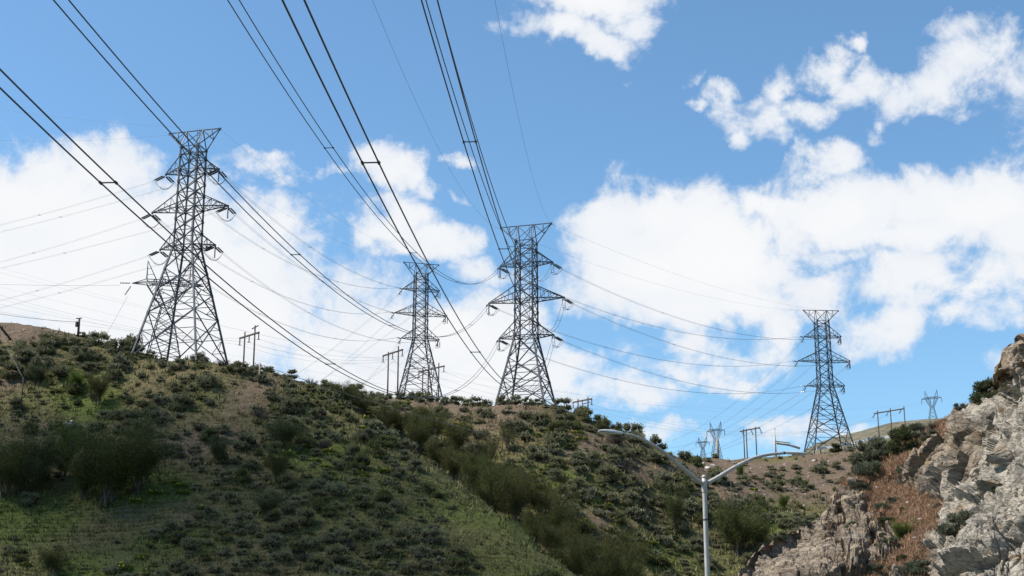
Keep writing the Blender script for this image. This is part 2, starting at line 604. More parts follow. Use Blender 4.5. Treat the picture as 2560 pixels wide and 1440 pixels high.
def hgt(x, y):
    """bilinear height on the finished sheet"""
    x = np.asarray(x, float)
    y = np.asarray(y, float)
    i = np.clip(np.searchsorted(GX, x) - 1, 0, len(GX) - 2)
    j = np.clip(np.searchsorted(GY, y) - 1, 0, len(GY) - 2)
    u = (x - GX[i]) / (GX[i + 1] - GX[i])
    v = (y - GY[j]) / (GY[j + 1] - GY[j])
    return ((1 - u) * (1 - v) * ZZ[j, i] + u * (1 - v) * ZZ[j, i + 1] + (1 - u) * v * ZZ[j + 1, i] + u * v * ZZ[j + 1, i + 1])


def cast(px, py, y0=122.0, y1=344.0):
    """where a line of sight meets the ground (nan when it clears the skyline)"""
    px = np.atleast_1d(np.asarray(px, float))
    py = np.atleast_1d(np.asarray(py, float))
    r = ray(px, py)
    Ys = np.arange(y0, y1, 0.8)
    out = np.full((len(px), 3), np.nan)
    prev = None
    for s in range(0, len(px), 2000):
        e = min(s + 2000, len(px))
        X = r[s:e, 0:1] * Ys
        Z = EYE + r[s:e, 2:3] * Ys
        G = hgt(X, np.broadcast_to(Ys, X.shape))
        hit = G >= Z
        k = hit.argmax(1)
        ok = hit.any(1)
        idx = np.arange(s, e)
        yy = Ys[k]
        out[idx[ok], 0] = r[idx[ok], 0] * yy[ok]
        out[idx[ok], 1] = yy[ok]
    m = ~np.isnan(out[:, 0])
    out[m, 2] = hgt(out[m, 0], out[m, 1])
    return out


def blobs(px, py, items):
    o = np.zeros(np.shape(px))
    for (x, y, rx, ry, w) in items:
        o = o + w * np.exp(-(((px - x) / rx) ** 2 + ((py - y) / ry) ** 2))
    return o


# where the soil is bare, where the grass is green: patches of the hillside itself
SOIL = [(60, 830, 130, 45, 1.1), (20, 950, 60, 40, .9), (600, 1000, 90, 40, .6), (560, 1090, 80, 45, .75), (450, 1120, 70, 30, .7), (100, 1060, 90, 30, .7), (660, 960, 50, 25, .6), (350, 960, 80, 25, .4),
        (700, 1270, 50, 25, .5), (800, 1330, 60, 25, .5), (300, 1400, 90, 25, .6), (480, 1290, 40, 25, .5), (1000, 1010, 80, 30, .6), (1130, 1020, 150, 25, .8), (1300, 1050, 150, 35, .8), (1500, 1120, 110, 45, .7),
        (1600, 1190, 60, 30, .5), (1500, 1300, 60, 40, .5), (1950, 1200, 220, 60, 1.0), (1800, 1170, 100, 40, .9), (2100, 1170, 150, 50, .9), (1700, 1345, 60, 30, .3), (1370, 1170, 80, 40, .4)]
GREEN = [(350, 1220, 130, 50, .9), (100, 1290, 140, 50, .7), (450, 1350, 130, 40, .5), (250, 1420, 150, 30, .7), (230, 1010, 60, 40, .7), (500, 1000, 60, 30, .3), (1330, 1330, 160, 90, .12), (1230, 1250, 110, 60, .1),
         (1900, 1310, 90, 30, .8), (760, 1130, 80, 50, .6), (800, 1000, 80, 30, .5), (1450, 1220, 200, 60, .4), (1600, 1380, 150, 60, .5), (860, 960, 60, 15, .5)]
P3 = np.stack([XX, YY, ZZ], -1)
vis = (YY > 120) & (YY < 345) & (np.abs(XX) < 140)
q = np.full(XX.shape + (2,), -9999.0)
q[vis] = proj(P3[vis])
soil = blobs(q[..., 0], q[..., 1], SOIL)
green = blobs(q[..., 0], q[..., 1], GREEN)
Pn = np.stack([XX / 14.0, YY / 14.0, ZZ * 0], -1)
inz = (np.abs(XX) < 200) & (YY > 60) & (YY < 420)
nn = np.zeros(XX.shape)
nn[inz] = fbm(Pn[inz], 4, 21)
soil = np.clip(soil + nn * 1.1, 0, 1)
green = np.clip(green + 0.30 - nn * 0.8, 0, 1)

nx, ny = len(GX), len(GY)
idx = np.arange(nx * ny).reshape(ny, nx)
quads = np.stack([idx[:-1, :-1], idx[:-1, 1:], idx[1:, 1:], idx[1:, :-1]], -1).reshape(-1, 4)

m, t, b, out = mat('hillside_soil_and_dry_grass')
tc = t.add('ShaderNodeTexCoord')
pos = tc.outputs['Object']
a_s = t.add('ShaderNodeAttribute', attribute_name='soil').outputs['Fac']
a_g = t.add('ShaderNodeAttribute', attribute_name='green').outputs['Fac']
nA = t.noise(pos, 0.9, 8, 0.65)
nB = t.noise(pos, 3.2, 6, 0.7)
nC = t.noise(pos, 0.16, 4, 0.5)
grass = t.mix(t.smooth(nA.outputs['Fac'], 0.35, 0.65), (0.082, 0.070, 0.030), (0.15, 0.12, 0.062))
dirt = t.mix(t.smooth(nB.outputs['Fac'], 0.35, 0.68), (0.095, 0.066, 0.044), (0.19, 0.138, 0.094))
gr = t.mix(t.smooth(nB.outputs['Fac'], 0.3, 0.7), (0.062, 0.08, 0.017), (0.125, 0.14, 0.038))
c = t.mix(t.smooth(t.math('ADD', a_g, t.math('MULTIPLY_ADD', nA.outputs['Fac'], 0.8, -0.4)), 0.25, 0.75), grass, gr)
c = t.mix(t.smooth(t.math('ADD', a_s, t.math('MULTIPLY_ADD', nA.outputs['Fac'], 1.2, -0.6)), 0.3, 0.8), c, dirt)
peb = t.add('ShaderNodeTexVoronoi', ins={'Vector': pos, 'Scale': 1.6})
c = t.mix(t.math('MULTIPLY', t.smooth(peb.outputs['Distance'], 0.30, 0.12), t.math('MULTIPLY', a_s, 0.5)), c, (0.30, 0.26, 0.22))
t.l.new(c, b.inputs['Base Color'])
b.inputs['Roughness'].default_value = 0.95
b.inputs['Specular IOR Level'].default_value = 0.1
bp = t.add('ShaderNodeBump', ins={'Strength': 0.9, 'Distance': 0.5, 'Height': t.math('ADD', nA.outputs['Fac'], t.math('MULTIPLY', nB.outputs['Fac'], 0.5))})
t.l.new(bp.outputs[0], b.inputs['Normal'])
M['ground'] = m

me = np_mesh('ground', P3.reshape(-1, 3), quads, {'soil': ('FLOAT', soil), 'green': ('FLOAT', green)}, smooth=True)
ground = link_mesh('ground', me, M['ground'])
tag(ground, kind='structure')

# far rolling hill behind the right-hand tower
fx = np.linspace(-40, 560, 121)
fy = np.linspace(520, 1300, 80)
FX, FY = np.meshgrid(fx, fy)
_fh = at(np.array([1930, 1985, 2010, 2050, 2100, 2150, 2200, 2300, 2420, 2700]), np.array([1190, 1140, 1122, 1106, 1091, 1079, 1068, 1058, 1050, 1045]), np.full(10, 720.0))
rid = np.interp(FX, np.r_[60, _fh[:, 0], 560], np.r_[0, _fh[:, 2] + 2, 120])
FZ = rid * np.exp(-((FY - 720) / 300.0) ** 2 * np.where(FY < 720, 3.0, 1.0)) + fbm(np.stack([FX / 40, FY / 40, FX * 0], -1), 4, 31) * 3
FZ = np.where(rid < 8, -1.0, FZ) - 2
i2 = np.arange(FX.size).reshape(FX.shape)
fq = np.stack([i2[:-1, :-1], i2[:-1, 1:], i2[1:, 1:], i2[1:, :-1]], -1).reshape(-1, 4)
mh, t, b, out = mat('far_hill_grass')
tc = t.add('ShaderNodeTexCoord')
nA = t.noise(tc.outputs['Object'], 0.05, 8, 0.65)
nB = t.noise(tc.outputs['Object'], 0.35, 6, 0.7)
c = t.mix(t.smooth(nA.outputs['Fac'], 0.4, 0.6), (0.085, 0.07, 0.042), (0.135, 0.11, 0.066))
c = t.mix(t.smooth(nB.outputs['Fac'], 0.5, 0.6), c, (0.04, 0.046, 0.022))
t.l.new(c, b.inputs['Base Color'])
b.inputs['Roughness'].default_value = 0.95
tag(link_mesh('hill', np_mesh('hill', np.stack([FX, FY, FZ], -1).reshape(-1, 3), fq, smooth=True), mh), kind='structure')

# thin cumulus added out of view toward the sun, to shade the lower hillside
cr = np.random.default_rng(5)
cm_, ct, cb, cout = mat('thin_shade_cloud')
cb.inputs['Base Color'].default_value = (0.9, 0.9, 0.9, 1)
cb.inputs['Roughness'].default_value = 1.0
ctr = ct.add('ShaderNodeBsdfTransparent')
cmx = ct.add('ShaderNodeMixShader', ins={0: 0.10})
ct.l.new(ctr.outputs[0], cmx.inputs[1])
ct.l.new(cb.outputs[0], cmx.inputs[2])
ct.l.new(cmx.outputs[0], cout.inputs[0])
sd = np.array(sdir)
c0_ = np.array([-44.0, 156.0, 18.0]) + sd * 620
cv_, cf_ = [], []
u_ = np.linspace(0, np.pi, 13)
v_ = np.linspace(0, 2 * np.pi, 21)[:-1]
sph = np.array([(math.sin(a) * math.cos(b_), math.sin(a) * math.sin(b_), math.cos(a)) for a in u_ for b_ in v_])
sq = np.array([[i * 20 + k, i * 20 + (k + 1) % 20, (i + 1) * 20 + (k + 1) % 20, (i + 1) * 20 + k] for i in range(12) for k in range(20)])
for k in range(16):
    ctr_ = c0_ + np.array([cr.uniform(-46, 44), cr.uniform(-17, 13), cr.uniform(-6, 8)])
    rad = np.array([cr.uniform(18, 32), cr.uniform(10, 17), cr.uniform(6, 10)])
    bump_ = 1 + 0.25 * fbm(sph * 2.2 + k * 7, 3, 400 + k)[:, None]
    cf_.append(sq + len(cv_) * len(sph))
    cv_.append(ctr_ + sph * rad * bump_)
cl = link_mesh('shade_cloud', np_mesh('shade_cloud', np.vstack(cv_), np.vstack(cf_), smooth=True), cm_)
tag(cl, kind='structure')

# ------------------------------------------------------------------ lattice transmission towers
S = 5.8                                   # spacing of the crossarms


def half_w(z, drop):
    """half width of the body; z is measured from the lowest crossarm"""
    if z >= 0:
        return (0.25 - 0.006 * z / S) * S
    return (0.25 + 0.55 * (-z / (2.65 * S))) * S


ARMS = [(2.0, 2.38, 0.74), (1.0, 1.38, 1.05), (0.0, 0.39, 0.757)]


def lattice_tower(name, low, rot, drop, blunt_right, label):
    """low = centre of the body at the lowest crossarm; returns root and the arm-tip coordinates"""
    D = drop * S
    base = low - np.array([0, 0, D])
    root = empty(name, base, rot)
    tag(root, label, 'transmission tower', 'double-circuit lattice towers')

    def P(x, y, z):
        return (x, y, z + D)
    corners = [(-1, -1), (1, -1), (1, 1), (-1, 1)]
    ztop = 2.62 * S
    lv_low = [0.0, -0.62 * S, -1.17 * S, -1.78 * S, -D]
    lv_up = [0.0, 0.39, 0.70, 1.0, 1.38, 1.69, 2.0, 2.38, 2.62]
    lv_up = [v * S for v in lv_up]
    for cx, cy in corners:
        lb = MB()
        zs = [-D - 1.2, 0.0, ztop]
        for z0, z1, w in ((zs[0], 0.0, 0.24), (0.0, ztop, 0.20)):
            a, c = half_w(z0, D), half_w(z1, D)
            lb.bar(P(cx * a, cy * a, z0), P(cx * c, cy * c, z1), w)
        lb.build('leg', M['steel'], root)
    br = MB()
    for i in range(4):
        (ax, ay), (bx, by) = corners[i], corners[(i + 1) % 4]

        def edge(z, t):
            h = half_w(z, D)
            return P((ax * (1 - t) + bx * t) * h, (ay * (1 - t) + by * t) * h, z)
        for k in range(4):
            z0, z1 = lv_low[k], lv_low[k + 1]
            h0, h1 = half_w(z0, D), half_w(z1, D)
            fz = h0 / (h0 + h1)
            zc = z0 + (z1 - z0) * fz
            w = 0.13
            br.bar(edge(z0, 0), edge(z1, 1), w)
            br.bar(edge(z0, 1), edge(z1, 0), w)
            br.bar(edge(zc, 0), edge(zc, 1), 0.085)
            if k >= 1:
                # redundant members between the legs and the diagonals
                for (t0, t1) in ((0, 1), (1, 0)):
                    zq = zc + (z1 - zc) * 0.5
                    hx = (np.array(edge(z0, 1 - t0)) * 0 + np.array(edge(zc, 0.5)) + np.array(edge(z1, t0))) / 2
                    br.bar(edge(zq, t0), tuple(hx), 0.075)
                    br.bar(edge(zc + (z1 - zc) * 0.02, t0), tuple(hx), 0.07)
                    zq2 = z0 + (zc - z0) * 0.5
                    hx2 = (np.array(edge(z0, t0)) + np.array(edge(zc, 0.5))) / 2
                    br.bar(edge(zq2, t0), tuple(hx2), 0.07)
        br.bar(edge(0, 0), edge(0, 1), 0.12)
        for zz in lv_low[1:4] + lv_up:          # gusset plates where members meet the leg
            br.bar(edge(zz - 0.2, 0.0), edge(zz + 0.2, 0.0), 0.30)
        for k in range(len(lv_up) - 1):
            z0, z1 = lv_up[k], lv_up[k + 1]
            br.bar(edge(z0, 0), edge(z1, 1), 0.105)
            br.bar(edge(z0, 1), edge(z1, 0), 0.105)
            if k in (0, 2, 3, 5, 6, 7):
                br.bar(edge(z1, 0), edge(z1, 1), 0.095)
    # plan bracing at crossarm levels and one level below the waist
    for z in (0.0, S, 2 * S, lv_low[2], lv_low[3]):
        h = half_w(z, D)
        br.bar(P(-h, -h, z), P(h, h, z), 0.08)
        br.bar(P(-h, h, z), P(h, -h, z), 0.08)
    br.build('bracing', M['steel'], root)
    tips = {}
    for si, sg in enumerate((-1, 1)):
        for ai, (zb, zt, ln) in enumerate(ARMS):
            mb = MB()
            zb, zt, ln = zb * S, zt * S, ln * S
            hb, ht = half_w(zb, D), half_w(zt, D)
            bl = 0.75 if (blunt_right and sg > 0) else 0.0
            ends = []
            for sy in (-1, 1):
                T = np.array(P(sg * ln, sy * bl if bl else sy * 0.08, zb))
                ends.append(T)
                B = np.array(P(sg * hb, sy * hb, zb))
                A = np.array(P(sg * ht, sy * ht, zt))
                mb.bar(B, T, 0.135)
                mb.bar(A, T, 0.115)
                n = 4 if ln > 5 else 3
                for k in range(1, n):
                    u = k / n
                    b_, a_ = B + (T - B) * u, A + (T - A) * u
                    mb.bar(b_, a_, 0.06)
                    un = (k - 1) / n
                    mb.bar(B + (T - B) * un, a_, 0.06)
            B0, B1 = np.array(P(sg * hb, -hb, zb)), np.array(P(sg * hb, hb, zb))
            for k in range(1, 4):
                u, un = k / 4, (k - 1) / 4
                mb.bar(B0 + (ends[0] - B0) * u, B1 + (ends[1] - B1) * u, 0.06)
                mb.bar(B0 + (ends[0] - B0) * un, B1 + (ends[1] - B1) * u, 0.055)
            mb.bar(ends[0], ends[1], 0.12)
            tp = (ends[0] + ends[1]) / 2
            mb.bar(tp + np.array([0, 0, 0.1]), tp - np.array([0, 0, 0.22]), 0.26, 0.16)
            mb.build('crossarm', M['steel'], root)
            tips[(si, ai)] = tp
    # peak beam that carries the two shield wires
    pk = MB()
    zt = 3.1 * S
    hr = half_w(ztop, D)
    L = 0.72 * S
    for sg in (-1, 1):
        tip = P(sg * L, 0, zt)
        for sy in (-1, 1):
            c0 = np.array(P(sg * hr, sy * hr, ztop))
            top = np.array(P(sg * hr * 0.98, 0, zt))
            pk.bar(c0, top, 0.11)
            pk.bar(c0, tip, 0.115)
            pk.bar(c0, P(-sg * hr * 0.98, 0, zt), 0.07)
            mid = (c0 + np.array(tip)) / 2
            pk.bar(mid, P(sg * (hr + (L - hr) * 0.5), 0, zt), 0.065)
            pk.bar(mid, top, 0.07)
        ma = (np.array(P(sg * hr, -hr, ztop)) + np.array(tip)) / 2
        mb_ = (np.array(P(sg * hr, hr, ztop)) + np.array(tip)) / 2
        pk.bar(ma, mb_, 0.06)
        pk.bar(P(sg * L, 0, zt + 0.12), P(sg * L, 0, zt - 0.25), 0.16)
    pk.bar(P(-L, 0, zt), P(L, 0, zt), 0.125)
    for sy in (-1, 1):
        pk.bar(P(-hr, sy * hr, ztop), P(hr, sy * hr, ztop), 0.1)
    pk.build('peak_beam', M['steel'], root)
    # climbing ladder inside one face
    ld = MB()
    x0 = half_w(S, D) * 0.55
    for dx in (-0.19, 0.19):
        ld.bar(P(x0 + dx, -0.3, 0.1 * S), P(x0 + dx, -0.3, zt), 0.045)
    z = 0.12 * S
    while z < zt:
        ld.bar(P(x0 - 0.19, -0.3, z), P(x0 + 0.19, -0.3, z), 0.04)
        z += 0.42
    ld.build('ladder', M['steel'], root)
    root['_tips'] = 0
    del root['_tips']
    mw = Matrix.Translation(Vector(base)) @ Matrix.Rotation(rot, 4, 'Z')
    wt = {k: np.array(mw @ Vector(v)) for k, v in tips.items()}
    pk_w = [np.array(mw @ Vector(P(sg * L, 0, zt - 0.2))) for sg in (-1, 1)]
    return dict(root=root, mw=mw, inv=mw.inverted(), tips=wt, peaks=pk_w)


TW = {}
TW['left'] = lattice_tower('lattice_tower', at(469, 618, 197), R(-15), 2.92, False,
                           'tallest dark steel lattice tower standing on the left hilltop')
TW['mid'] = lattice_tower('lattice_tower', at(1050, 848, 316), R(16), 2.62, True,
                          'smaller distant lattice tower on the ridge among wooden poles, left of the centre tower')
TW['centre'] = lattice_tower('lattice_tower', at(1316, 842, 213), R(-17), 2.70, False,
                             'big dark lattice tower on the middle ridge where overhead lines converge')
TW['right'] = lattice_tower('lattice_tower', at(2063, 965, 322), R(4), 2.68, True,
                            'distant lattice tower on the bare brown hill near the rock cliff')


def ribbed(mb, p, q, r, n=11):
    p, q = np.array(p), np.array(q)
    pts, rs = [], []
    for k in range(n):
        for (u, rr) in ((0.0, 0.35), (0.25, 1.0), (0.6, 0.9), (0.7, 0.35)):
            pts.append(p + (q - p) * ((k + u) / n))
            rs.append(r * rr)
    mb.tube(pts, rs, 7)


def string(tw, key, dvec, twin=True, length=1.75, link=0.55, slope=0.0, pale=False):
    """dead-end insulator pair from an arm tip; returns the world point where the conductor starts"""
    tip = tw['tips'][key] - np.array([0, 0, 0.2])
    d = np.array(dvec, float)
    d[2] = slope
    d = d / np.linalg.norm(d)
    s = np.cross(d, [0, 0, 1])
    s /= np.linalg.norm(s)
    a = tip + d * link
    e = tip + d * (link + length)
    f = e + d * 0.35
    loc = lambda p: tuple(tw['inv'] @ Vector(p))
    mb = MB()
    for o in ((-0.2, 0.2) if twin else (0.0,)):
        ribbed(mb, loc(a + s * o), loc(e + s * o), 0.12)
    mb.mi = [0] * len(mb.f)
    mb.tube([loc(tip), loc(a)], 0.035, 5, mi=1)
    if twin:
        mb.bar(loc(a - s * 0.28), loc(a + s * 0.28), 0.07, mi=1)
    mb.bar(loc(e - s * 0.28), loc(e + s * 0.28), 0.07, mi=1)
    for o in (-0.23, 0.23):
        mb.tube([loc(e + s * o), loc(f + s * o)], 0.04, 5, mi=1)
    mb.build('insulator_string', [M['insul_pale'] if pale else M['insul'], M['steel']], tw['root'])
    return f, s


def jumper(tw, key, f1, f2, depth=2.2, post=0, pale=False):
    """slack loop that joins the two spans under an arm, with its steadying strings"""
    tip = tw['tips'][key]
    loc = lambda p: tuple(tw['inv'] @ Vector(p))
    low = (f1 + f2) / 2 * 0.35 + tip * 0.65
    low = np.array([low[0], low[1], tip[2] - depth])
    mbj = MB()
    ax = f2 - f1
    s = np.cross(ax, [0, 0, 1])
    s = s / (np.linalg.norm(s) + 1e-9)
    for o in (-0.2, 0.2):
        pts = []
        for k in range(13):
            u = k / 12
            p = (1 - u) ** 2 * f1 + 2 * u * (1 - u) * (low * 2 - (f1 + f2) / 2) + u * u * f2
            pts.append(loc(p + s * o))
        mbj.tube(pts, 0.028, 5)
    for u in (0.3, 0.7):
        p = (1 - u) ** 2 * f1 + 2 * u * (1 - u) * (low * 2 - (f1 + f2) / 2) + u * u * f2
        mbj.bar(loc(p - s * 0.26), loc(p + s * 0.26), 0.06)
    mbj.build('jumper_loop', M['wire_glint'] if pale else M['wire'], tw['root'])
    for k in range(post):
        off = np.array([0, 0, 0]) if post == 1 else (k - 0.5) * 1.1 * np.array([math.cos(tw['root'].rotation_euler.z) * 0.4, 1.0, 0])
        mb = MB()
        ribbed(mb, loc(tip + off - [0, 0, 0.25]), loc(tip + off - [0, 0, depth - 0.1]), 0.12)
        mb.build('steadying_string', M['insul'], tw['root'])


def curve_line(name, pts, label, group, spread=0.23, r=0.04, spacers=(), matl='wire', side=None):
    """one line: two sub-conductors with their spacers (or a single wire), built along pts"""
    pts = np.array(pts, float)
    root = empty(name, pts[0])
    tag(root, label, 'power line', group)
    ax = pts[-1] - pts[0]
    s = np.cross(ax, [0, 0, 1])
    s = s / np.linalg.norm(s)
    o0 = pts[0]
    if spread:
        for o in (-spread, spread):
            mb = MB()
            mb.tube([tuple(p - o0 + s * o) for p in pts], r, 5)
            mb.build('conductor', M[matl], root, smooth=True)
        q = proj(pts)
        for sp in spacers:
            if isinstance(sp, tuple):
                vis_ = pts[:, 1] > 10
                d = np.where(vis_, np.hypot(q[:, 0] - sp[0], q[:, 1] - sp[1]), 1e9)
                k = int(d.argmin())
            else:
                k = int(sp * (len(pts) - 1))
            mb = MB()
            mb.bar(tuple(pts[k] - o0 - s * (spread + 0.06)), tuple(pts[k] - o0 + s * (spread + 0.03)), 0.036)
            for o in (-spread, spread):
                dd = pts[min(k + 1, len(pts) - 1)] - pts[k - 1]
                dd = dd / np.linalg.norm(dd)
                c = pts[k] - o0 + s * o
                mb.bar(tuple(c - dd * 0.14), tuple(c + dd * 0.10), 0.064)
            mb.build('spacer', M['wire'], root)
    else:
        mb = MB()
        mb.tube([tuple(p - o0) for p in pts], r, 5)
        mb.build('conductor', M[matl], root, smooth=True)
    return root


def sagged(a, c, sag, n=40):
    u = np.linspace(0, 1, n)[:, None]
    p = a + (c - a) * u
    p[:, 2] -= (4 * sag * u * (1 - u))[:, 0]
    return p


# --- the six heavy lines that come in over the camera to the centre tower
C = TW['centre']
PHI = R(-3.5)
odir = np.array([math.sin(PHI), -math.cos(PHI), 0])
OVER = {
    (0, 0): (0.3805, 0.00103, [(828, 375), (1036, 628), (1142, 702)], 'overhead twin line crossing mid-sky to the top left arm of the centre tower'),
    (0, 1): (0.3830, 0.00103, [(750, 637), (983, 810), (1175, 808)], 'overhead twin line crossing the left tower, to the middle left arm of the centre tower'),
    (0, 2): (0.3885, 0.00106, [(268, 453), (825, 905), (1142, 975)], 'lowest overhead twin line entering from the left edge and sagging to the ridge'),
    (1, 0): (0.3890, 0.00107, [(1281, 619)], 'steep overhead twin line to the top right arm of the centre tower'),
    (1, 1): (0.3870, 0.00102, [(1185, 361), (1262, 621), (1391, 798)], 'steep overhead twin line to the middle right arm of the centre tower'),
    (1, 2): (0.3850, 0.00103, [(925, 407), (1187, 877)], 'widest overhead twin line, dropping past the small distant tower to the centre tower'),
}
tt = np.concatenate([np.linspace(0, 230, 150), np.linspace(236, 380, 25)])
start_over = {}
for key, (a, b2, sps, lab) in OVER.items():
    f, s_ = string(C, key, odir, slope=-0.38)
    start_over[key] = f
    tip = C['tips'][key]
    pts = np.stack([tip[0] + odir[0] * tt, tip[1] + odir[1] * tt, tip[2] - 0.2 - a * tt + b2 * tt * tt], -1)
    pts = pts[tt > 2.65]
    pts[0] = f
    curve_line('overhead_line', pts, lab, 'twin conductor lines passing overhead', spread=0.24, r=0.026, spacers=sps)
for k, (x0, lab) in enumerate(((0, 'faint shield wire high in the sky running to the left peak of the centre tower'),
                               (1, 'faint thin shield wire falling steeply to the right peak of the centre tower'))):
    tip = C['peaks'][k]
    a, b2 = ((0.300, 0.00088), (0.295, 0.00090))[k]
    pts = np.stack([tip[0] + odir[0] * tt, tip[1] + odir[1] * tt, tip[2] - a * tt + b2 * tt * tt], -1)
    curve_line('shield_wire', pts, lab, 'thin shield wires', spread=0, r=0.011)

# --- centre tower to right tower, left tower to mid tower
ARM_NAMES = ('top', 'middle', 'lowest')


def link_towers(A, B, sag, words, sps, pale_b=True):
    res = {}
    for si in (0, 1):
        for ai in range(3):
            key = (si, ai)
            d = B['tips'][key] - A['tips'][key]
            fa, _ = string(A, key, (d[0], d[1], 0), slope=-0.10 * np.hypot(d[0], d[1]) * 1.0)
            fb, _ = string(B, key, (-d[0], -d[1], 0), twin=False, slope=-0.10 * np.hypot(d[0], d[1]))
            lab = 'twin line from %s %s arm of the %s to the %s' % (ARM_NAMES[ai], 'left' if si == 0 else 'right', words[0], words[1])
            curve_line('span_line', sagged(fa, fb, sag), lab, 'spans between %s and %s' % words, spread=0.17, r=0.017, spacers=sps)
            res[key] = (fa, fb)
    for k in (0, 1):
        curve_line('shield_wire', sagged(A['peaks'][k], B['peaks'][k], sag * 0.6),
                   'shield wire, %s peak of the %s to the %s' % (('left', 'right')[k], *words), 'thin shield wires', spread=0, r=0.010)
    return res


sp_cr = link_towers(C, TW['right'], 4.3, ('centre tower', 'far right tower'), (0.3, 0.68))
sp_lm = link_towers(TW['left'], TW['mid'], 5.0, ('left tower', 'small distant tower'), (0.33, 0.66))
for key in OVER:
    jumper(C, key, start_over[key], sp_cr[key][0], depth=2.0, post=1 if key[0] == 0 else 0)

# --- left tower onwards out of the picture to the left
Lw = TW['left']
LEFT_END = {(0, 0): (-120, 497, 236), (1, 0): (-120, 507, 243), (0, 1): (-120, 601, 236), (1, 1): (-120, 603, 243), (0, 2): (-120, 708, 236), (1, 2): (-120, 720, 243)}
for key, e in LEFT_END.items():
    E_ = at(*e)
    dd = E_ - Lw['tips'][key]
    far = Lw['tips'][key] + dd * 1.8
    far[2] = E_[2] - 2
    f, _ = string(Lw, key, (dd[0], dd[1], 0), slope=-0.10 * np.hypot(dd[0], dd[1]))
    curve_line('span_line', sagged(f, far, 1.6), 'twin line leaving the left edge from the %s %s arm of the left tower' % (ARM_NAMES[key[1]], ('left', 'right')[key[0]]),
               'lines leaving the left tower to the left', spread=0.14, r=0.010, spacers=(0.3,))
    jumper(Lw, key, f, sp_lm[key][0], depth=2.1, post=1 if key[0] == 1 else 0)
for k, e in enumerate(((-100, 345, 236), (-100, 256, 243))):
    curve_line('shield_wire', sagged(Lw['peaks'][k], at(*e), 0.8), 'thin shield wire from %s peak of the left tower out of the picture' % ('left', 'right')[k],
               'thin shield wires', spread=0, r=0.011)

# --- mid and right towers onwards, down behind the ridges
for nm, TWR, ends, words, pale in (('mid', TW['mid'], {0: (380, 1060, 560), 1: (470, 1080, 560), 2: (640, 1090, 560)}, 'small distant tower', 'wire'),
                                   ('right', TW['right'], {0: (1540, 1110, 620), 1: (1470, 1160, 620), 2: (1450, 1128, 620)}, 'far right tower', 'wire')):
    spans = sp_lm if nm == 'mid' else sp_cr
    for si in (0, 1):
        for ai in range(3):
            e = ends[ai]
            E_ = at(e[0] + 60 * si, e[1] + 6, e[2] + 12 * si)
            d = E_ - TWR['tips'][(si, ai)]
            hd = np.hypot(d[0], d[1])
            f, _ = string(TWR, (si, ai), (d[0], d[1], 0), twin=False, slope=-0.22 * hd)
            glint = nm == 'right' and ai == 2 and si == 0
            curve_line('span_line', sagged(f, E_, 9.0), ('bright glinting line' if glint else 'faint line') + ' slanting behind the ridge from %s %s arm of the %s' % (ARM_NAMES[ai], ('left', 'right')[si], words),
                       'lines falling away beyond the ridge', spread=0.2, r=0.03 if glint else 0.015, matl='wire_glint' if glint else pale)
            jumper(TWR, (si, ai), f, spans[(si, ai)][1], depth=1.7 if si else 1.2, post=2 if si else 0, pale=(si == 0))


# ------------------------------------------------------------------ wooden pole structures
def h_frame(a, c, poles, label, extra=None, wood='wood', ins=(0.02, 0.5, 0.98), lean=0.0, ilen=1.15, sink=14):
    A, Cc = at(*a), at(*c)
    mid = (A + Cc) / 2
    zb = mid[2] - sink
    root = empty('h_frame_pole', (mid[0], mid[1], zb))
    tag(root, label, 'power pole', 'wooden h-frame power poles')
    o = np.array([mid[0], mid[1], zb])
    d = Cc - A
    for (px, pytop) in poles:
        # pole stands where its bearing meets the crossarm
        ts = np.linspace(-0.1, 1.1, 241)
        q = proj(A + d * ts[:, None])
        u = ts[np.abs(q[:, 0] - px).argmin()]
        pt = A + d * u
        top = at(px, pytop, pt[1])
        mb = MB()
        mb.tube([(pt[0] - o[0], pt[1] - o[1] + 0.18, 0.0), (top[0] - o[0], pt[1] - o[1] + 0.18, top[2] - o[2])], [0.17, 0.12], 8)
        mb.build('pole', M[wood], root, smooth=True)
    mb = MB()
    mb.bar(A - o, Cc - o, 0.22, 0.26)
    mb.build('crossarm', M['wood'], root)
    ends = []
    for u in ins:
        p = A + d * u
        mb = MB()
        e = p - [lean * ilen, 0, ilen]
        ribbed(mb, p - o - [0, 0, 0.12], e - o, 0.13, 7)
        mb.bar(e - o - [0.25, 0, 0.05], e - o + [0.3, 0, -0.05], 0.09)
        mb.build('insulator_string', M['insul'], root)
        ends.append(e)
    if extra:
        mb = MB()
        for (p, q_, w) in extra:
            mb.bar(at(*p) - o, at(*q_) - o, w)
        mb.build('top_crossarm', M['wood'], root)
    return ends


H1 = h_frame((599, 846, 236), (648, 831, 231.5), [(612, 829), (637.5, 813)], 'two-pole wooden h-frame just right of the left tower',
             extra=[((630, 822, 233), (646, 814, 231), 0.14)])
H2 = h_frame((957, 890, 262), (1007, 874, 257), [(971, 879), (996, 865)], 'two-pole wooden h-frame standing left of the small distant tower')
H3 = h_frame((1046, 930, 292), (1111, 915, 285), [(1057, 919), (1071, 913), (1097, 907)], 'three-pole wooden frame seen through the legs of the small distant tower')
H4 = h_frame((1432, 1006, 286), (1480, 997, 282), [(1445, 997), (1470, 992)], 'low h-frame top peeping over the ridge right of the centre tower',
             extra=[((1457, 1010, 280), (1475, 1005, 278), 0.13)])
H5 = h_frame((1850, 1078.5, 326), (1900, 1069, 321), [(1859, 1072), (1865.5, 1072), (1889, 1067)], 'three-pole wooden frame on the skyline left of the far right tower', lean=-0.35, ins=(0.1, 0.55, 0.98))
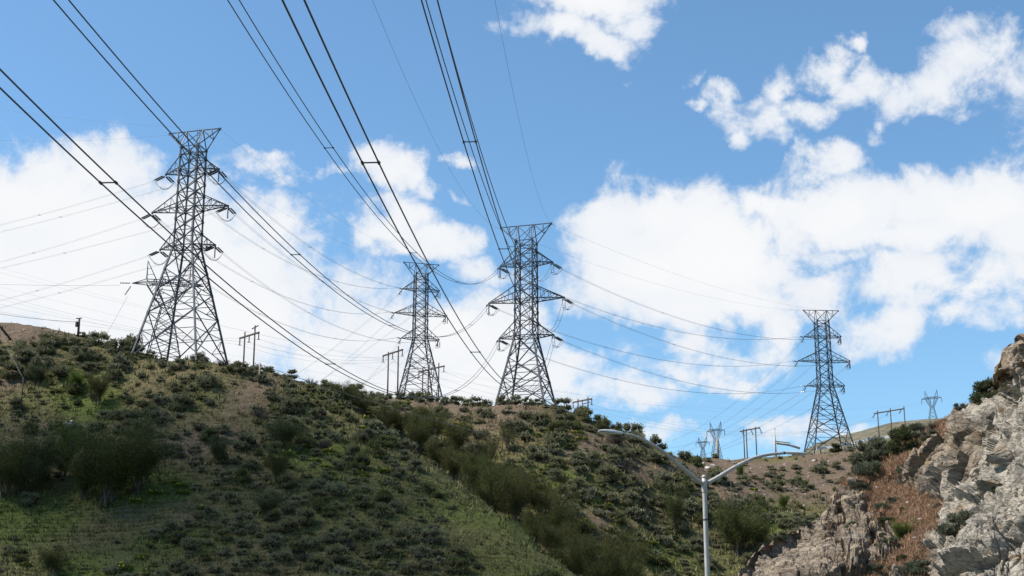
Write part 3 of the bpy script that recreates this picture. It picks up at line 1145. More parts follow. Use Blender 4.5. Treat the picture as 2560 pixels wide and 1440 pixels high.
H6 = h_frame((2185, 1034, 335), (2261, 1021.5, 329), [(2194, 1026), (2226, 1020), (2260, 1015)], 'three-pole wooden frame right of the far right tower', lean=0.6, ins=(0.03, 0.48, 0.9), ilen=0.9)

# small distribution lines strung between the pole frames
chain = [[at(-150, 690, 246), at(-150, 722, 244), at(-150, 748, 242)], H1, H2, H3, H4, H5, H6]
WORDS = ['left edge', 'first h-frame', 'second h-frame', 'three-pole frame', 'low h-frame', 'skyline frame', 'frame beside the cliff']
for i in range(len(chain) - 1):
    for k in range(3):
        curve_line('distribution_wire', sagged(np.array(chain[i][k]), np.array(chain[i + 1][k]), 1.4, 20),
                   'faint thin wire between the %s and the %s' % (WORDS[i], WORDS[i + 1]), 'thin distribution wires, %s to %s' % (WORDS[i], WORDS[i + 1]),
                   spread=0, r=0.012)
FAR = [((-100, 655, 300), (1450, 985, 330), 2), ((-100, 690, 305), (1500, 1000, 335), 3), ((-100, 640, 330), (1800, 1030, 420), 5), ((-100, 720, 310), (1750, 1060, 420), 5),
       ((1300, 985, 420), (2330, 1010, 700), 4), ((1300, 1005, 420), (2330, 1030, 700), 4), ((1420, 1015, 420), (2350, 1040, 700), 4), ((1250, 960, 430), (2350, 1002, 700), 6), ((1600, 1040, 500), (2400, 1060, 700), 5), ((1600, 1065, 500), (2400, 1075, 700), 4)]
for k, (a, c, sg) in enumerate(FAR):
    curve_line('distribution_wire', sagged(at(*a), at(*c), sg, 24), 'very faint far wire low across the sky behind the towers', 'very faint far wires', spread=0, r=0.010)


# ------------------------------------------------------------------ waisted lattice towers behind
def waist_tower(root, h, wb, wtop, steel, th, insul_len, dead_end=False):
    """horizontal-circuit tower: legs to a waist, a V fork, a bridge with two peaks"""
    zw, zb_, zt = 0.52 * h, 0.76 * h, 0.80 * h
    ww = wb * 0.30
    dep = wb * 0.5
    lg = []
    for cx in (-1, 1):
        for cy in (-1, 1):
            mb = MB()
            mb.bar((cx * wb / 2, cy * dep / 2, -1), (cx * ww / 2, cy * ww / 2, zw), th)
            mb.build('leg', steel, root)
    mb = MB()
    n = 5
    for k in range(n):
        u0, u1 = k / n, (k + 1) / n
        for cy in (-1, 1):
            f = lambda c, u: (c * (wb + (ww - wb) * u) / 2, cy * (dep + (ww - dep) * u) / 2, zw * u)
            mb.bar(f(-1, u0), f(1, u1), th * .6)
            mb.bar(f(1, u0), f(-1, u1), th * .6)
        for cx in (-1, 1):
            f = lambda c, u: (cx * (wb + (ww - wb) * u) / 2, c * (dep + (ww - dep) * u) / 2, zw * u)
            mb.bar(f(-1, u0), f(1, u1), th * .5)
    mb.bar((-ww / 2, 0, zw), (ww / 2, 0, zw), th)
    mb.build('bracing', steel, root)
    fk = MB()
    for cx in (-1, 1):
        xo, xi = cx * wtop * 0.30, cx * wtop * 0.17
        for cy in (-1, 1):
            y = cy * ww / 2
            fk.bar((cx * ww / 2, y, zw), (xo, y * .8, zb_), th * .9)
            fk.bar((cx * ww * 0.1, y, zw), (xi, y * .8, zt), th * .8)
            for k in range(5):
                u, v = k / 5, (k + 1) / 5
                a = (cx * ww / 2 + (xo - cx * ww / 2) * u, y, zw + (zb_ - zw) * u)
                c_ = (cx * ww * .1 + (xi - cx * ww * .1) * v, y, zw + (zt - zw) * v)
                fk.bar(a, c_, th * .5)
    fk.build('fork', steel, root)
    bd = MB()
    y = ww / 2 * 0.8
    for cy in (-1, 1):
        bd.bar((-wtop / 2, 0, zb_), (-wtop * .3, cy * y, zt), th * .7)
        bd.bar((wtop / 2, 0, zb_), (wtop * .3, cy * y, zt), th * .7)
        bd.bar((-wtop * .3, cy * y, zt), (wtop * .3, cy * y, zt), th * .8)
        bd.bar((-wtop / 2, 0, zb_), (-wtop * .3, cy * y, zb_), th * .8)
        bd.bar((wtop / 2, 0, zb_), (wtop * .3, cy * y, zb_), th * .8)
        bd.bar((-wtop * .3, cy * y, zb_), (wtop * .3, cy * y, zb_), th * .8)
        n = 10
        for k in range(n):
            x0, x1 = -wtop * .3 + wtop * .6 * k / n, -wtop * .3 + wtop * .6 * (k + 1) / n
            if k % 2:
                bd.bar((x0, cy * y, zb_), (x1, cy * y, zt), th * .5)
            else:
                bd.bar((x0, cy * y, zt), (x1, cy * y, zb_), th * .5)
    bd.build('bridge', steel, root)
    for cx in (-1, 1):
        pk = MB()
        for cy in (-1, 1):
            pk.bar((cx * wtop * .30, cy * y, zt), (cx * wtop * .30, 0, h), th * .7)
            pk.bar((cx * wtop * .16, cy * y, zt), (cx * wtop * .30, 0, h), th * .6)
        for u in (0.3, 0.6):
            pk.bar((cx * wtop * .30, 0, zt + (h - zt) * u), (cx * wtop * (.16 + .14 * u), 0, zt + (h - zt) * u), th * .4)
        pk.build('peak', steel, root)
    for x in (-wtop * .49, -wtop * .05, wtop * .49):
        ib = MB()
        if dead_end:
            ribbed(ib, (x - 0.5, 0, zb_), (x - 2.4, 0, zb_ - .05), 0.14, 7)
            ribbed(ib, (x - 0.3, 0, zb_ - .6), (x - 1.3, 0, zb_ - 2.4), 0.14, 7)
        else:
            ribbed(ib, (x, 0, zb_ - .2), (x, 0, zb_ - insul_len), 0.2, 7)
        ib.build('insulator_string', M['insul'], root)
    return zb_


def far_tower(px, pytop, pybase, Y, rot, wratio, label, th):
    b_, t_ = at(px, pybase, Y), at(px, pytop, Y)
    h = t_[2] - b_[2]
    root = empty('waisted_lattice_tower', b_, rot)
    tag(root, label, 'transmission tower', 'far waisted lattice towers')
    waist_tower(root, h, h * 0.30, h * wratio, M['steel_far'], th, h * 0.14)


far_tower(1758, 1092, 1152, 820, R(-32), 0.62, 'left of two hazy blue waisted lattice towers far beyond the saddle', 0.19)
far_tower(1792, 1054, 1150, 640, R(-30), 0.50, 'right and taller of two hazy blue waisted lattice towers beyond the saddle', 0.18)
far_tower(2334, 975, 1065, 760, R(-30), 0.56, 'blue-grey waisted lattice tower far behind the orange grass slope', 0.20)
bL, tL = at(408, 897, 262), at(408, 655, 262)
hl = tL[2] - bL[2]
rt = empty('waisted_lattice_tower', bL, R(10))
tag(rt, 'thin waisted lattice tower standing behind the legs of the left tower', 'transmission tower', 'far waisted lattice towers')
waist_tower(rt, hl, 6.6, 13.4, M['steel'], 0.16, 1.5, dead_end=True)
for k, (px, py) in enumerate(((300, 713), (318, 742))):
    a = at(px, py, 262)
    e = at(-200, 700, 320) if k == 0 else at(225, 900, 300)
    curve_line('distribution_wire', sagged(a, e, 0.5, 12), ('wire leading left from the thin tower behind the left tower', 'slack wire dropping to the hill from the thin tower behind the left tower')[k], 'wires of the thin tower', spread=0, r=0.022)


# ------------------------------------------------------------------ single poles, posts, cables
def single_pole(name, px, pytop, pybase, Y, r, label, matl='wood', cat='pole', box=None):
    top = at(px, pytop, Y)
    zb = at(px, pybase, Y)[2] - 1.0
    root = empty(name, (top[0], top[1], zb))
    tag(root, label, cat)
    mb = MB()
    mb.tube([(0, 0, 0), (0, 0, top[2] - zb)], [r * 1.15, r * 0.9], 8)
    mb.build('pole', M[matl], root, smooth=True)
    if box:
        b2 = MB()
        zz = top[2] - zb - box
        b2.tube([(-0.3, 0, zz), (-0.3, 0, zz - 0.75)], 0.24, 8)
        b2.build('transformer', M['black'], root)
        c2 = MB()
        c2.bar((-0.5, 0, zz + .5), (0.35, 0, zz + .55), 0.12)
        c2.build('crossarm', M['wood'], root)
    return top


tA = single_pole('utility_pole', 198.5, 797, 828, 204, 0.17, 'short dark utility pole with a drum on the scree hilltop, left of the left tower', box=0.45)
curve_line('distribution_wire', sagged(tA - [0, 0, 0.5], at(-150, 755, 204), 0.5, 12), 'dark single wire from the left edge to the short utility pole', 'wire of the short utility pole', spread=0, r=0.03)
tB = single_pole('wooden_post', 650, 907, 990, 184.5, 0.10, 'slim silvery wooden post on the slope below the two-pole h-frame', 'wood_pale', 'post')
tC = single_pole('wooden_post', 59, 944, 1012, 179, 0.08, 'slim grey post where three guy wires meet on the left slope', 'wood', 'post')
tD = single_pole('wooden_post', 1827, 1206, 1300, 178, 0.05, 'thin dark post rising from the bushes right of the street lamp pole', 'wood', 'post')
tE = single_pole('wooden_post', 2066, 1240, 1268, 256, 0.10, 'short dark stake on the brown slope above the rock outcrop', 'wood', 'post')
tF = single_pole('wooden_post', 1793, 1098, 1150, 330, 0.30, 'thick pale post in front of the taller hazy blue tower', 'wood_pale', 'post')
ax_ = at(-14, 800, 186)
root = empty('anchor_pole', ax_)
tag(root, 'leaning brown anchor pole at the left edge above the guy wires', 'pole')
mb = MB()
mb.tube([(0, 0, 0.0), tuple(at(28, 850, 188) - ax_)], 0.15, 8)
mb.build('pole', M['wood'], root, smooth=True)
for k, dy in enumerate((0, 8, 16)):
    curve_line('guy_wire', sagged(at(-6, 806 + dy, 186), at(59, 946 + k * 2, 179), 0.15, 10), 'pale guy wire slanting down to the slim grey post at the left edge', 'guy wires at the left edge', spread=0, r=0.006, matl='lamp_grey')
# slack cable carried along the slope by the slim posts
curve_line('slope_cable', sagged(tB - [0, 0, 0.2], at(1545, 1163, 178), 0.9, 30), 'dark slack cable hung low along the hillside', 'dark slope cable', spread=0, r=0.035)
curve_line('slope_cable', sagged(at(1545, 1163, 178), tD, 0.5, 14), 'dark cable end reaching the thin post beside the street lamp', 'dark slope cable', spread=0, r=0.03)
curve_line('slope_cable', sagged(tD, at(2110, 1190, 240), 1.3, 20), 'thin dark cable crossing the brown slope right of the street lamp', 'dark slope cable', spread=0, r=0.03)
curve_line('slope_cable', sagged(tB - [0, 0, 0.1], at(520, 930, 200), 0.4, 10), 'short cable from the slim silvery post back over the hilltop', 'dark slope cable', spread=0, r=0.025)

# pale post with a pipe on the skyline
pb = at(1940, 1160, 318)
root = empty('concrete_post', pb)
tag(root, 'pale tapered concrete post with a sideways pipe on the brown skyline', 'post')
mb = MB()
hh = at(1937, 1073, 318)[2] - pb[2]
mb.tube([(0, 0, -1), (0, 0, hh)], [0.42, 0.12], 8)
mb.build('shaft', M['concrete'], root, smooth=True)
mb = MB()
mb.bar((-0.1, 0, hh), (0.3, 0, hh + 0.05), 0.14)
mb.build('bracket', M['black'], root)
mb = MB()
p0, p1, p2 = at(1938.5, 1107.5, 318) - pb, at(1972, 1112, 318) - pb, at(2000, 1121, 318) - pb
mb.tube([p0, p1, p2], 0.26, 8)
mb.build('pipe', M['concrete'], root, smooth=True)
mb = MB()
for k in range(9):
    u = k / 8
    p = p0 * (1 - u) + p1 * u
    mb.bar(p + np.array([0, -0.3, 0.34]), p + np.array([0.35, -0.3, 0.36]), 0.16)
mb.bar(p0 + np.array([0.3, -0.32, -0.2]), p1 + np.array([0, -0.32, -0.2]), 0.14)
mb.build('railing', M['black'], root)

# guardrail along the track behind the far right tower
gp = [(2040, 1124, 326), (2085, 1118, 328), (2126, 1113, 330), (2160, 1106, 332), (2192, 1099, 334), (2228, 1092, 336), (2262, 1085, 338)]


def brow(px, lift=0.0):
    """the point of the brown hill's skyline at this bearing"""
    Ys_ = np.arange(296, 340, 0.5)
    x = float(ray(px, 1100)[0]) * Ys_
    z = hgt(x, Ys_)
    k = int(((z - EYE) / Ys_).argmax())
    return np.array([x[k], Ys_[k], z[k] + lift])


gp = [brow(px_, 1.15) for px_ in (2040, 2062, 2085, 2106, 2126, 2145, 2160, 2176, 2192, 2210, 2228, 2262)]
root = empty('guardrail', gp[0])
tag(root, 'long pale guardrail along the track behind the far right tower', 'guardrail')
mb = MB()
for a, c in zip(gp[:-1], gp[1:]):
    mb.bar(a - gp[0], c - gp[0], 0.16, 0.55)
mb.build('rail', M['rail'], root)
for k, (px, h) in enumerate(((2148, 1.5), (2172, 1.6), (2182, 1.1), (2205, 1.2), (2050, 1.0))):
    p = brow(px)
    mb = MB()
    mb.bar(p - gp[0] - [0, 0, 1.0], p - gp[0] + [0, 0, h], 0.2)
    mb.build('post', M['wood'], root)
p = brow(2090)
root = empty('marker_post', p)
tag(root, 'slim white marker post between the legs of the far right tower', 'post')
mb = MB()
mb.tube([(0, 0, -0.6), (0, 0, 1.7), (0, 0, 1.85)], [0.11, 0.11, 0.04], 8)
mb.build('post_body', M['rail'], root)

# ------------------------------------------------------------------ twin-arm street lamp
LY = 50.0
j = at(1760.5, 1207, LY)
root = empty('street_lamp', (j[0], j[1], 0.0))
tag(root, 'pale grey twin-arm street lamp with gull-wing arms in front of the hill', 'street lamp')
jb = np.array([j[0], j[1], 0.0])
zt = at(1760, 1194, LY)[2]
mb = MB()
mb.tube([(0, 0, 0), (0, 0, 0.3), (0, 0, j[2] - 0.3), (0, 0, zt)], [0.115, 0.108, 0.078, 0.074], 16)
mb.build('pole', M['lamp_grey'], root, smooth=True)
mb = MB()
mb.tube([(0, 0, zt), (0, 0, zt + 0.03), (0, 0, zt + 0.08), (0, 0, zt + 0.10)], [0.085, 0.085, 0.055, 0.01], 16)
mb.build('cap', M['lamp_grey'], root, smooth=True)
mb = MB()
mb.tube([(0, 0, j[2] - 0.34), (0, 0, j[2] - 0.33), (0, 0, j[2] + 0.05), (0, 0, j[2] + 0.06)], [0.085, 0.096, 0.094, 0.083], 16)
for dz in (-0.28, 0.0):
    mb.tube([(-0.02, -0.09, j[2] + dz), (-0.02, -0.115, j[2] + dz)], 0.02, 6)
mb.build('bracket', M['lamp_grey'], root, smooth=False)


mb = MB()
mb.tube([(0, 0, j[2] - 1.32), (0, 0, j[2] - 1.315), (0, 0, j[2] - 1.26), (0, 0, j[2] - 1.255)], [0.085, 0.092, 0.092, 0.085], 16)
mb.bar((0.06, -0.085, j[2] - 1.29), (0.06, -0.125, j[2] - 1.29), 0.03)
mb.build('band', M['steel'], root)


def smooth_path(pts, n=24):
    pts = np.array(pts, float)
    # Catmull-Rom through the survey points
    P = np.vstack([2 * pts[0] - pts[1], pts, 2 * pts[-1] - pts[-2]])
    o = []
    m_ = len(pts) - 1
    for i in range(m_):
        p0_, p1_, p2_, p3_ = P[i:i + 4]
        for u in np.linspace(0, 1, n // m_ + 2)[:-1]:
            o.append(0.5 * (2 * p1_ + (p2_ - p0_) * u + (2 * p0_ - 5 * p1_ + 4 * p2_ - p3_) * u * u + (3 * p1_ - p0_ - 3 * p2_ + p3_) * u ** 3))
    o.append(pts[-1])
    return np.array(o)


def lamp_arm(pix, yend, nose_px):
    x0 = pix[0][0]
    xe = nose_px[0]
    pts = [at(px, py, LY + (yend - LY) * (px - 1760.5) / (xe - 1760.5)) for px, py in pix]
    path = smooth_path(pts)
    mb = MB()
    rs = np.linspace(0.075, 0.048, len(path))
    mb.tube([tuple(p - jb) for p in path], list(rs), 12)
    mb.build('arm', M['lamp_grey'], root, smooth=True)
    e = path[-1]
    n_ = at(nose_px[0], nose_px[1], yend)
    d = n_ - e
    L = np.linalg.norm(d)
    d = d / L
    s = np.cross(d, [0, 0, 1])
    s /= np.linalg.norm(s)
    u = np.cross(s, d)
    # housing: flattened sections from the neck to the rounded nose
    secs = [(-0.06, 0.055, 0.055, 0), (0.0, 0.075, 0.07, 0), (0.16, 0.085, 0.075, 0.0), (0.30, 0.13, 0.085, 0.0), (0.45, 0.165, 0.085, 0.0), (0.8, 0.155, 0.065, 0.0), (0.93, 0.12, 0.045, -0.0), (1.0, 0.05, 0.02, -0.01)]
    V = []
    n = 16
    for (t_, w, h, dz) in secs:
        c_ = e + d * (t_ * L)
        for k in range(n):
            a = 2 * math.pi * k / n
            ca, sa = math.cos(a), math.sin(a)
            yy = sa * h if sa > 0 else sa * h * 0.45
            V.append(tuple(c_ + s * (abs(ca) ** 0.8 * math.copysign(1, ca) * w) + u * (yy + dz) - jb))
    fs = []
    for i in range(len(secs) - 1):
        for k in range(n):
            k2 = (k + 1) % n
            fs.append((i * n + k, i * n + k2, (i + 1) * n + k2, (i + 1) * n + k))
    fs.append(tuple(range(n)))
    fs.append(tuple((len(secs) - 1) * n + k for k in range(n))[::-1])
    hb = MB()
    hb._add(V, fs)
    lum = hb.build('luminaire', M['lamp_white'], root, smooth=True)
    lb = MB()
    VV = []
    for (t_, w) in ((0.40, 0.12), (0.88, 0.10)):
        for sg in (-1, 1):
            for dz in (-0.036, -0.062):
                VV.append(tuple(e + d * (t_ * L) + s * (sg * w) + u * dz - jb))
    lb._add(VV, [(0, 2, 6, 4), (1, 5, 7, 3), (0, 1, 3, 2), (4, 6, 7, 5), (0, 4, 5, 1), (2, 3, 7, 6)])
    lb.build('lens', M['lamp_glass'], lum)
    cb = MB()
    cb.tube([tuple(e - d * 0.10 - jb), tuple(e - d * 0.03 - jb)], 0.058, 12)
    cb.build('collar', M['black'], root)


lamp_arm([(1753, 1208), (1715, 1177), (1670, 1139), (1625, 1108), (1585, 1090), (1553, 1084)], 47.4, (1496, 1077))
lamp_arm([(1768, 1208), (1800, 1190), (1840, 1166), (1885, 1145), (1925, 1136), (1963, 1132.5)], 52.6, (2016, 1135))

# ------------------------------------------------------------------ roadside rock cliff
TOP = np.array([(1760, 1640), (1800, 1560), (1835, 1462), (1850, 1412), (1880, 1372), (1905, 1348), (1950, 1328), (1990, 1314), (2035, 1302), (2062, 1290), (2084, 1252), (2098, 1228), (2112, 1200), (2150, 1176), (2190, 1152), (2225, 1133),
                (2260, 1106), (2290, 1086), (2350, 1052), (2420, 1012), (2470, 982), (2494, 968), (2499, 930), (2500, 893), (2507, 866), (2525, 846), (2545, 836), (2575, 824), (2640, 800), (2760, 770), (2950, 740)], float)
RD = np.array([
    (2560, 840, 80), (2510, 880, 80.5), (2503, 925, 80), (2520, 965, 79.5), (2560, 960, 78.5), (2640, 850, 79), (2560, 1010, 78), (2540, 1060, 76.5), (2490, 1040, 82), (2560, 1120, 74.5), (2505, 1130, 76), (2480, 1180, 78.5), (2450, 1220, 79), (2540, 1220, 73.5), (2520, 1300, 73),
    (2400, 1340, 75.5), (2440, 1290, 76), (2350, 1430, 74), (2330, 1470, 73.5), (2560, 1440, 70), (2450, 1440, 71.5), (2560, 1330, 71.5), (2800, 800, 76), (2800, 1100, 71), (2800, 1440, 66), (2950, 1200, 66),
    (2290, 1150, 90), (2400, 1060, 88), (2450, 1010, 87.5), (2350, 1200, 86), (2245, 1150, 92.5), (2420, 1220, 81.5), (2380, 1120, 86.5), (2330, 1100, 90), (2440, 1110, 84), (2300, 1215, 88.3), (2280, 1180, 90.3),
    (2180, 1160, 97), (2300, 1082, 98), (2420, 1010, 96), (2490, 966, 92), (2200, 1180, 94), (2330, 1080, 93), (2440, 1012, 91), (2250, 1125, 95),
    (2200, 1235, 91.5), (2150, 1205, 93), (2300, 1250, 86), (2250, 1300, 86), (2330, 1290, 82.5), (2280, 1400, 79), (2290, 1450, 77), (2230, 1270, 89), (2250, 1360, 82.5),
    (1850, 1420, 85), (1905, 1350, 88), (1990, 1315, 90), (2060, 1292, 92), (2100, 1230, 95), (2000, 1380, 84), (2100, 1340, 85), (2150, 1280, 89), (1950, 1440, 80), (2100, 1440, 77), (2190, 1400, 80), (2200, 1330, 85.5), (2050, 1340, 87), (2130, 1240, 92),
    (1850, 1600, 76), (2100, 1600, 71), (2400, 1600, 66), (2700, 1600, 62), (1850, 1800, 70), (2100, 1800, 65), (2400, 1800, 60), (2800, 1800, 56)], float)
_rd = np.hypot(RD[:, None, 0] - RD[None, :, 0], RD[:, None, 1] - RD[None, :, 1])
_nr = len(RD)
_RA = np.zeros((_nr + 3, _nr + 3))
_RA[:_nr, :_nr] = _rd - np.eye(_nr) * 8.0
_RA[:_nr, _nr] = 1
_RA[:_nr, _nr + 1:] = RD[:, :2]
_RA[_nr, :_nr] = 1
_RA[_nr + 1:, :_nr] = RD[:, :2].T
_rc = np.linalg.solve(_RA, np.concatenate([RD[:, 2], [0, 0, 0]]))


def rock_depth(px, py):
    d = np.hypot(px[:, None] - RD[None, :, 0], py[:, None] - RD[None, :, 1])
    return d @ _rc[:_nr] + _rc[_nr] + _rc[_nr + 1] * px + _rc[_nr + 2] * py


cpx = np.concatenate([np.arange(1765, 2600, 1.9), np.arange(2600, 2940, 8.0)])
rt_ = np.linspace(0, 1, 360) ** 1.25
PXg, Tg = np.meshgrid(cpx, rt_)
topg = np.interp(PXg, TOP[:, 0], TOP[:, 1])
PYg = topg + (1800 - topg) * Tg
Yg = rock_depth(PXg.ravel(), PYg.ravel()).reshape(PXg.shape)
Bg = at(PXg, PYg, Yg)
# carry the top surface back and down behind the brow, so the mass has its real thickness
back = []
for k in range(14, 0, -1):
    d_ = k * k * 0.22 + k * 0.5
    p = Bg[0].copy()
    p[:, 1] += d_
    p[:, 0] += d_ * 0.25
    p[:, 2] -= 0.10 * d_ + 0.006 * d_ * d_
    back.append(p)
Pg = np.concatenate([np.array(back), Bg], 0)
PXa = np.concatenate([np.repeat(PXg[:1], 14, 0), PXg], 0)
PYa = np.concatenate([np.repeat(PYg[:1], 14, 0) - np.arange(14, 0, -1)[:, None] * 0.5, PYg], 0)
nr, nc = PXa.shape


def grid_normals(P):
    du = np.gradient(P, axis=1)
    dv = np.gradient(P, axis=0)
    n = np.cross(dv, du)
    n /= np.linalg.norm(n, axis=-1, keepdims=True) + 1e-9
    return n


def in_poly(px, py, poly):
    c = np.zeros(px.shape, bool)
    n = len(poly)
    for i in range(n):
        x0, y0 = poly[i]
        x1, y1 = poly[(i + 1) % n]
        hit = ((y0 > py) != (y1 > py)) & (px < (x1 - x0) * (py - y0) / (y1 - y0 + 1e-9) + x0)
        c ^= hit
    return c


GRASSY = [[(2100, 1228), (2112, 1190), (2180, 1150), (2290, 1080), (2420, 1005), (2497, 955), (2500, 990), (2455, 1040), (2400, 1072), (2345, 1100), (2295, 1135), (2245, 1180), (2205, 1205), (2150, 1210)],
          [(2175, 1205), (2260, 1205), (2330, 1240), (2365, 1265), (2345, 1300), (2315, 1330), (2295, 1380), (2310, 1460), (2150, 1480), (2160, 1425), (2235, 1380), (2245, 1335), (2195, 1290), (2150, 1240)]]
soft = np.zeros(PXa.shape)
jn = np.stack([PXa / 16.0, PYa / 16.0, PXa * 0], -1)
jx = fbm(jn, 3, 41) * 40
jy = fbm(jn, 3, 43) * 34
for ox in (-7, 0, 7):
    for oy in (-6, 0, 6):
        for poly in GRASSY:
            soft += in_poly(PXa + jx + ox, PYa + jy + oy, poly) / 9.0
soft = np.clip(soft, 0, 1)
soft[:14] = np.maximum(soft[:14], ((PXa[:14] > 2090) & (PXa[:14] < 2500)) * 1.0)
N0 = grid_normals(Pg)
if (N0[:, :, 1].mean()) > 0:
    N0 = -N0
# fractured blocks: every cell of a cracked lattice is tipped its own way
ca, sa = math.cos(R(58)), math.sin(R(58))
flatP = Pg.reshape(-1, 3)
rot = np.stack([flatP[:, 0] * ca + flatP[:, 2] * sa, flatP[:, 1], -flatP[:, 0] * sa + flatP[:, 2] * ca], -1)
rot = rot + fbm(flatP / 5.0, 3, 51)[:, None] * np.array([0.8, 0.6, 0.8])
disp = fbm(flatP / 9.0, 3, 61) * 1.2
for L, amp, crack, sd in ((6.5, 0.52, 0.40, 101), (2.7, 0.40, 0.26, 131), (1.15, 0.45, 0.13, 171), (0.5, 0.5, 0.06, 211)):
    pr = rot / (L * np.array([1.5, 1.0, 0.62]))
    d1, d2, off, hid = worley(pr, sd)
    nrm = hid - 0.5
    nrm /= np.linalg.norm(nrm, axis=1, keepdims=True) + 1e-6
    disp += L * amp * 0.5 * (off * nrm).sum(1) - crack * np.exp(-((d2 - d1) / 0.07) ** 2) + (hid[:, 0] - 0.5) * L * 0.15
# parallel joint planes: the face steps from slab to slab
saw = (rot[:, 2] / 1.9 + fbm(flatP / 6.0, 2, 63) * 1.1) % 1.0
saw2 = (rot[:, 0] / 3.4 + rot[:, 1] / 5.0 + fbm(flatP / 5.0, 2, 65) * 0.9) % 1.0
saw3 = (rot[:, 2] / 0.62 + fbm(flatP / 2.5, 2, 67) * 0.9) % 1.0
disp += (saw - 0.5) * 0.75 + (saw2 - 0.5) * 0.6 + (saw3 - 0.5) * 0.22
slab = 1 - 0.72 * blobs(PXa, PYa, [(1990, 1390, 130, 75, 1), (2090, 1330, 60, 40, .5)]).ravel()
slab = slab * (1 - 0.8 * blobs(PXa, PYa, [(2500, 925, 26, 70, 1), (2482, 1142, 45, 34, .8)]).ravel())
disp = disp * slab
dgrass = fbm(flatP / 1.1, 4, 71) * 0.5
sf = soft.ravel()
D_ = disp * (1 - sf * 0.93) + dgrass * sf
# keep the surveyed brow where it is
edge = np.ones(PXa.shape)
edge[:14] = np.linspace(0.55, 0.5, 14)[:, None]
edge[14:34] = np.linspace(0.35, 1.0, 20)[:, None]
V = flatP + N0.reshape(-1, 3) * (D_ * edge.ravel())[:, None]
Vg = V.reshape(nr, nc, 3)

pale = blobs(PXa, PYa, [(2550, 1150, 80, 150, 1.1), (2420, 1330, 110, 150, 1.2), (2500, 1420, 120, 90, .8), (2380, 1110, 90, 70, .12), (2450, 1020, 40, 25, .5), (2540, 1010, 60, 60, .6), (2150, 1370, 60, 45, .6), (2540, 880, 40, 60, .35)])
pale = np.clip(pale + fbm(flatP / 2.2, 4, 81).reshape(PXa.shape) * 0.9, 0, 1)
i3 = np.arange(nr * nc).reshape(nr, nc)
fq = np.stack([i3[:-1, :-1], i3[1:, :-1], i3[1:, 1:], i3[:-1, 1:]], -1).reshape(-1, 4)

m, t, b, out = mat('fractured_granite')
tc = t.add('ShaderNodeTexCoord')
pos = tc.outputs['Object']
a_p = t.add('ShaderNodeAttribute', attribute_name='pale').outputs['Fac']
a_s = t.add('ShaderNodeAttribute', attribute_name='soil').outputs['Fac']
mp = t.add('ShaderNodeMapping', ins={'Vector': pos, 'Rotation': (0.0, R(58), 0.0), 'Scale': (0.55, 1.0, 1.7)})
n1_ = t.noise(mp.outputs[0], 0.8, 9, 0.65)
n2_ = t.noise(mp.outputs[0], 3.6, 8, 0.7)
n3_ = t.noise(pos, 14.0, 5, 0.6)
tan = t.mix(t.smooth(n1_.outputs['Fac'], 0.34, 0.64), (0.18, 0.135, 0.095), (0.37, 0.295, 0.215))
tan = t.mix(t.smooth(n2_.outputs['Fac'], 0.5, 0.72), tan, (0.135, 0.112, 0.092))
gry = t.mix(t.smooth(n1_.outputs['Fac'], 0.32, 0.62), (0.22, 0.193, 0.158), (0.46, 0.405, 0.33))
gry = t.mix(t.smooth(n2_.outputs['Fac'], 0.52, 0.75), gry, (0.155, 0.138, 0.118))
gry = t.mix(t.smooth(n1_.outputs['Fac'], 0.58, 0.72), gry, (0.42, 0.35, 0.25))
c = t.mix(t.smooth(t.math('ADD', a_p, t.math('MULTIPLY_ADD', n2_.outputs['Fac'], 0.6, -0.3)), 0.25, 0.6), tan, gry)
# rust streaks and dark lichen
n4_ = t.noise(mp.outputs[0], 0.45, 7, 0.6, 0.6)
n5_ = t.noise(pos, 1.7, 8, 0.7)
c = t.mix(t.math('MULTIPLY', t.smooth(n4_.outputs['Fac'], 0.56, 0.66), 0.65), c, (0.30, 0.205, 0.115))
c = t.mix(t.math('MULTIPLY', t.smooth(n5_.outputs['Fac'], 0.53, 0.66), 0.75), c, (0.085, 0.076, 0.064))
ora = t.mix(t.smooth(n2_.outputs['Fac'], 0.35, 0.65), (0.11, 0.07, 0.044), (0.25, 0.158, 0.098))
ora = t.mix(t.smooth(n1_.outputs['Fac'], 0.5, 0.62), ora, (0.085, 0.06, 0.042))
c = t.mix(t.smooth(t.math('ADD', a_s, t.math('MULTIPLY_ADD', n2_.outputs['Fac'], 0.7, -0.35)), 0.35, 0.65), c, ora)
t.l.new(c, b.inputs['Base Color'])
b.inputs['Roughness'].default_value = 0.9
b.inputs['Specular IOR Level'].default_value = 0.25
vor = t.add('ShaderNodeTexVoronoi', feature='DISTANCE_TO_EDGE', ins={'Vector': t.vmath('MULTIPLY_ADD', n1_.outputs['Color'], (0.9, 0.9, 0.9), mp.outputs[0]).outputs[0], 'Scale': 1.4})
crk = t.smooth(vor.outputs['Distance'], 0.0, 0.05)
hgt_ = t.math('ADD', t.math('ADD', t.math('MULTIPLY', n2_.outputs['Fac'], 0.6), t.math('MULTIPLY', n3_.outputs['Fac'], 0.22)), t.math('MULTIPLY', crk, 0.30))
bp = t.add('ShaderNodeBump', ins={'Strength': 1.0, 'Distance': 0.4, 'Height': hgt_})
t.l.new(bp.outputs[0], b.inputs['Normal'])
M['rock'] = m
cliff = link_mesh('rock_cliff', np_mesh('rock_cliff', V, fq, {'pale': ('FLOAT', pale), 'soil': ('FLOAT', soft)}, smooth=False), M['rock'])
tag(cliff, kind='structure')


def rock_pt(px, py):
    d = (PXa[14:] - px) ** 2 + (PYa[14:] - py) ** 2
    k = np.unravel_index(d.argmin(), d.shape)
    return Vg[14 + k[0], k[1]].copy()

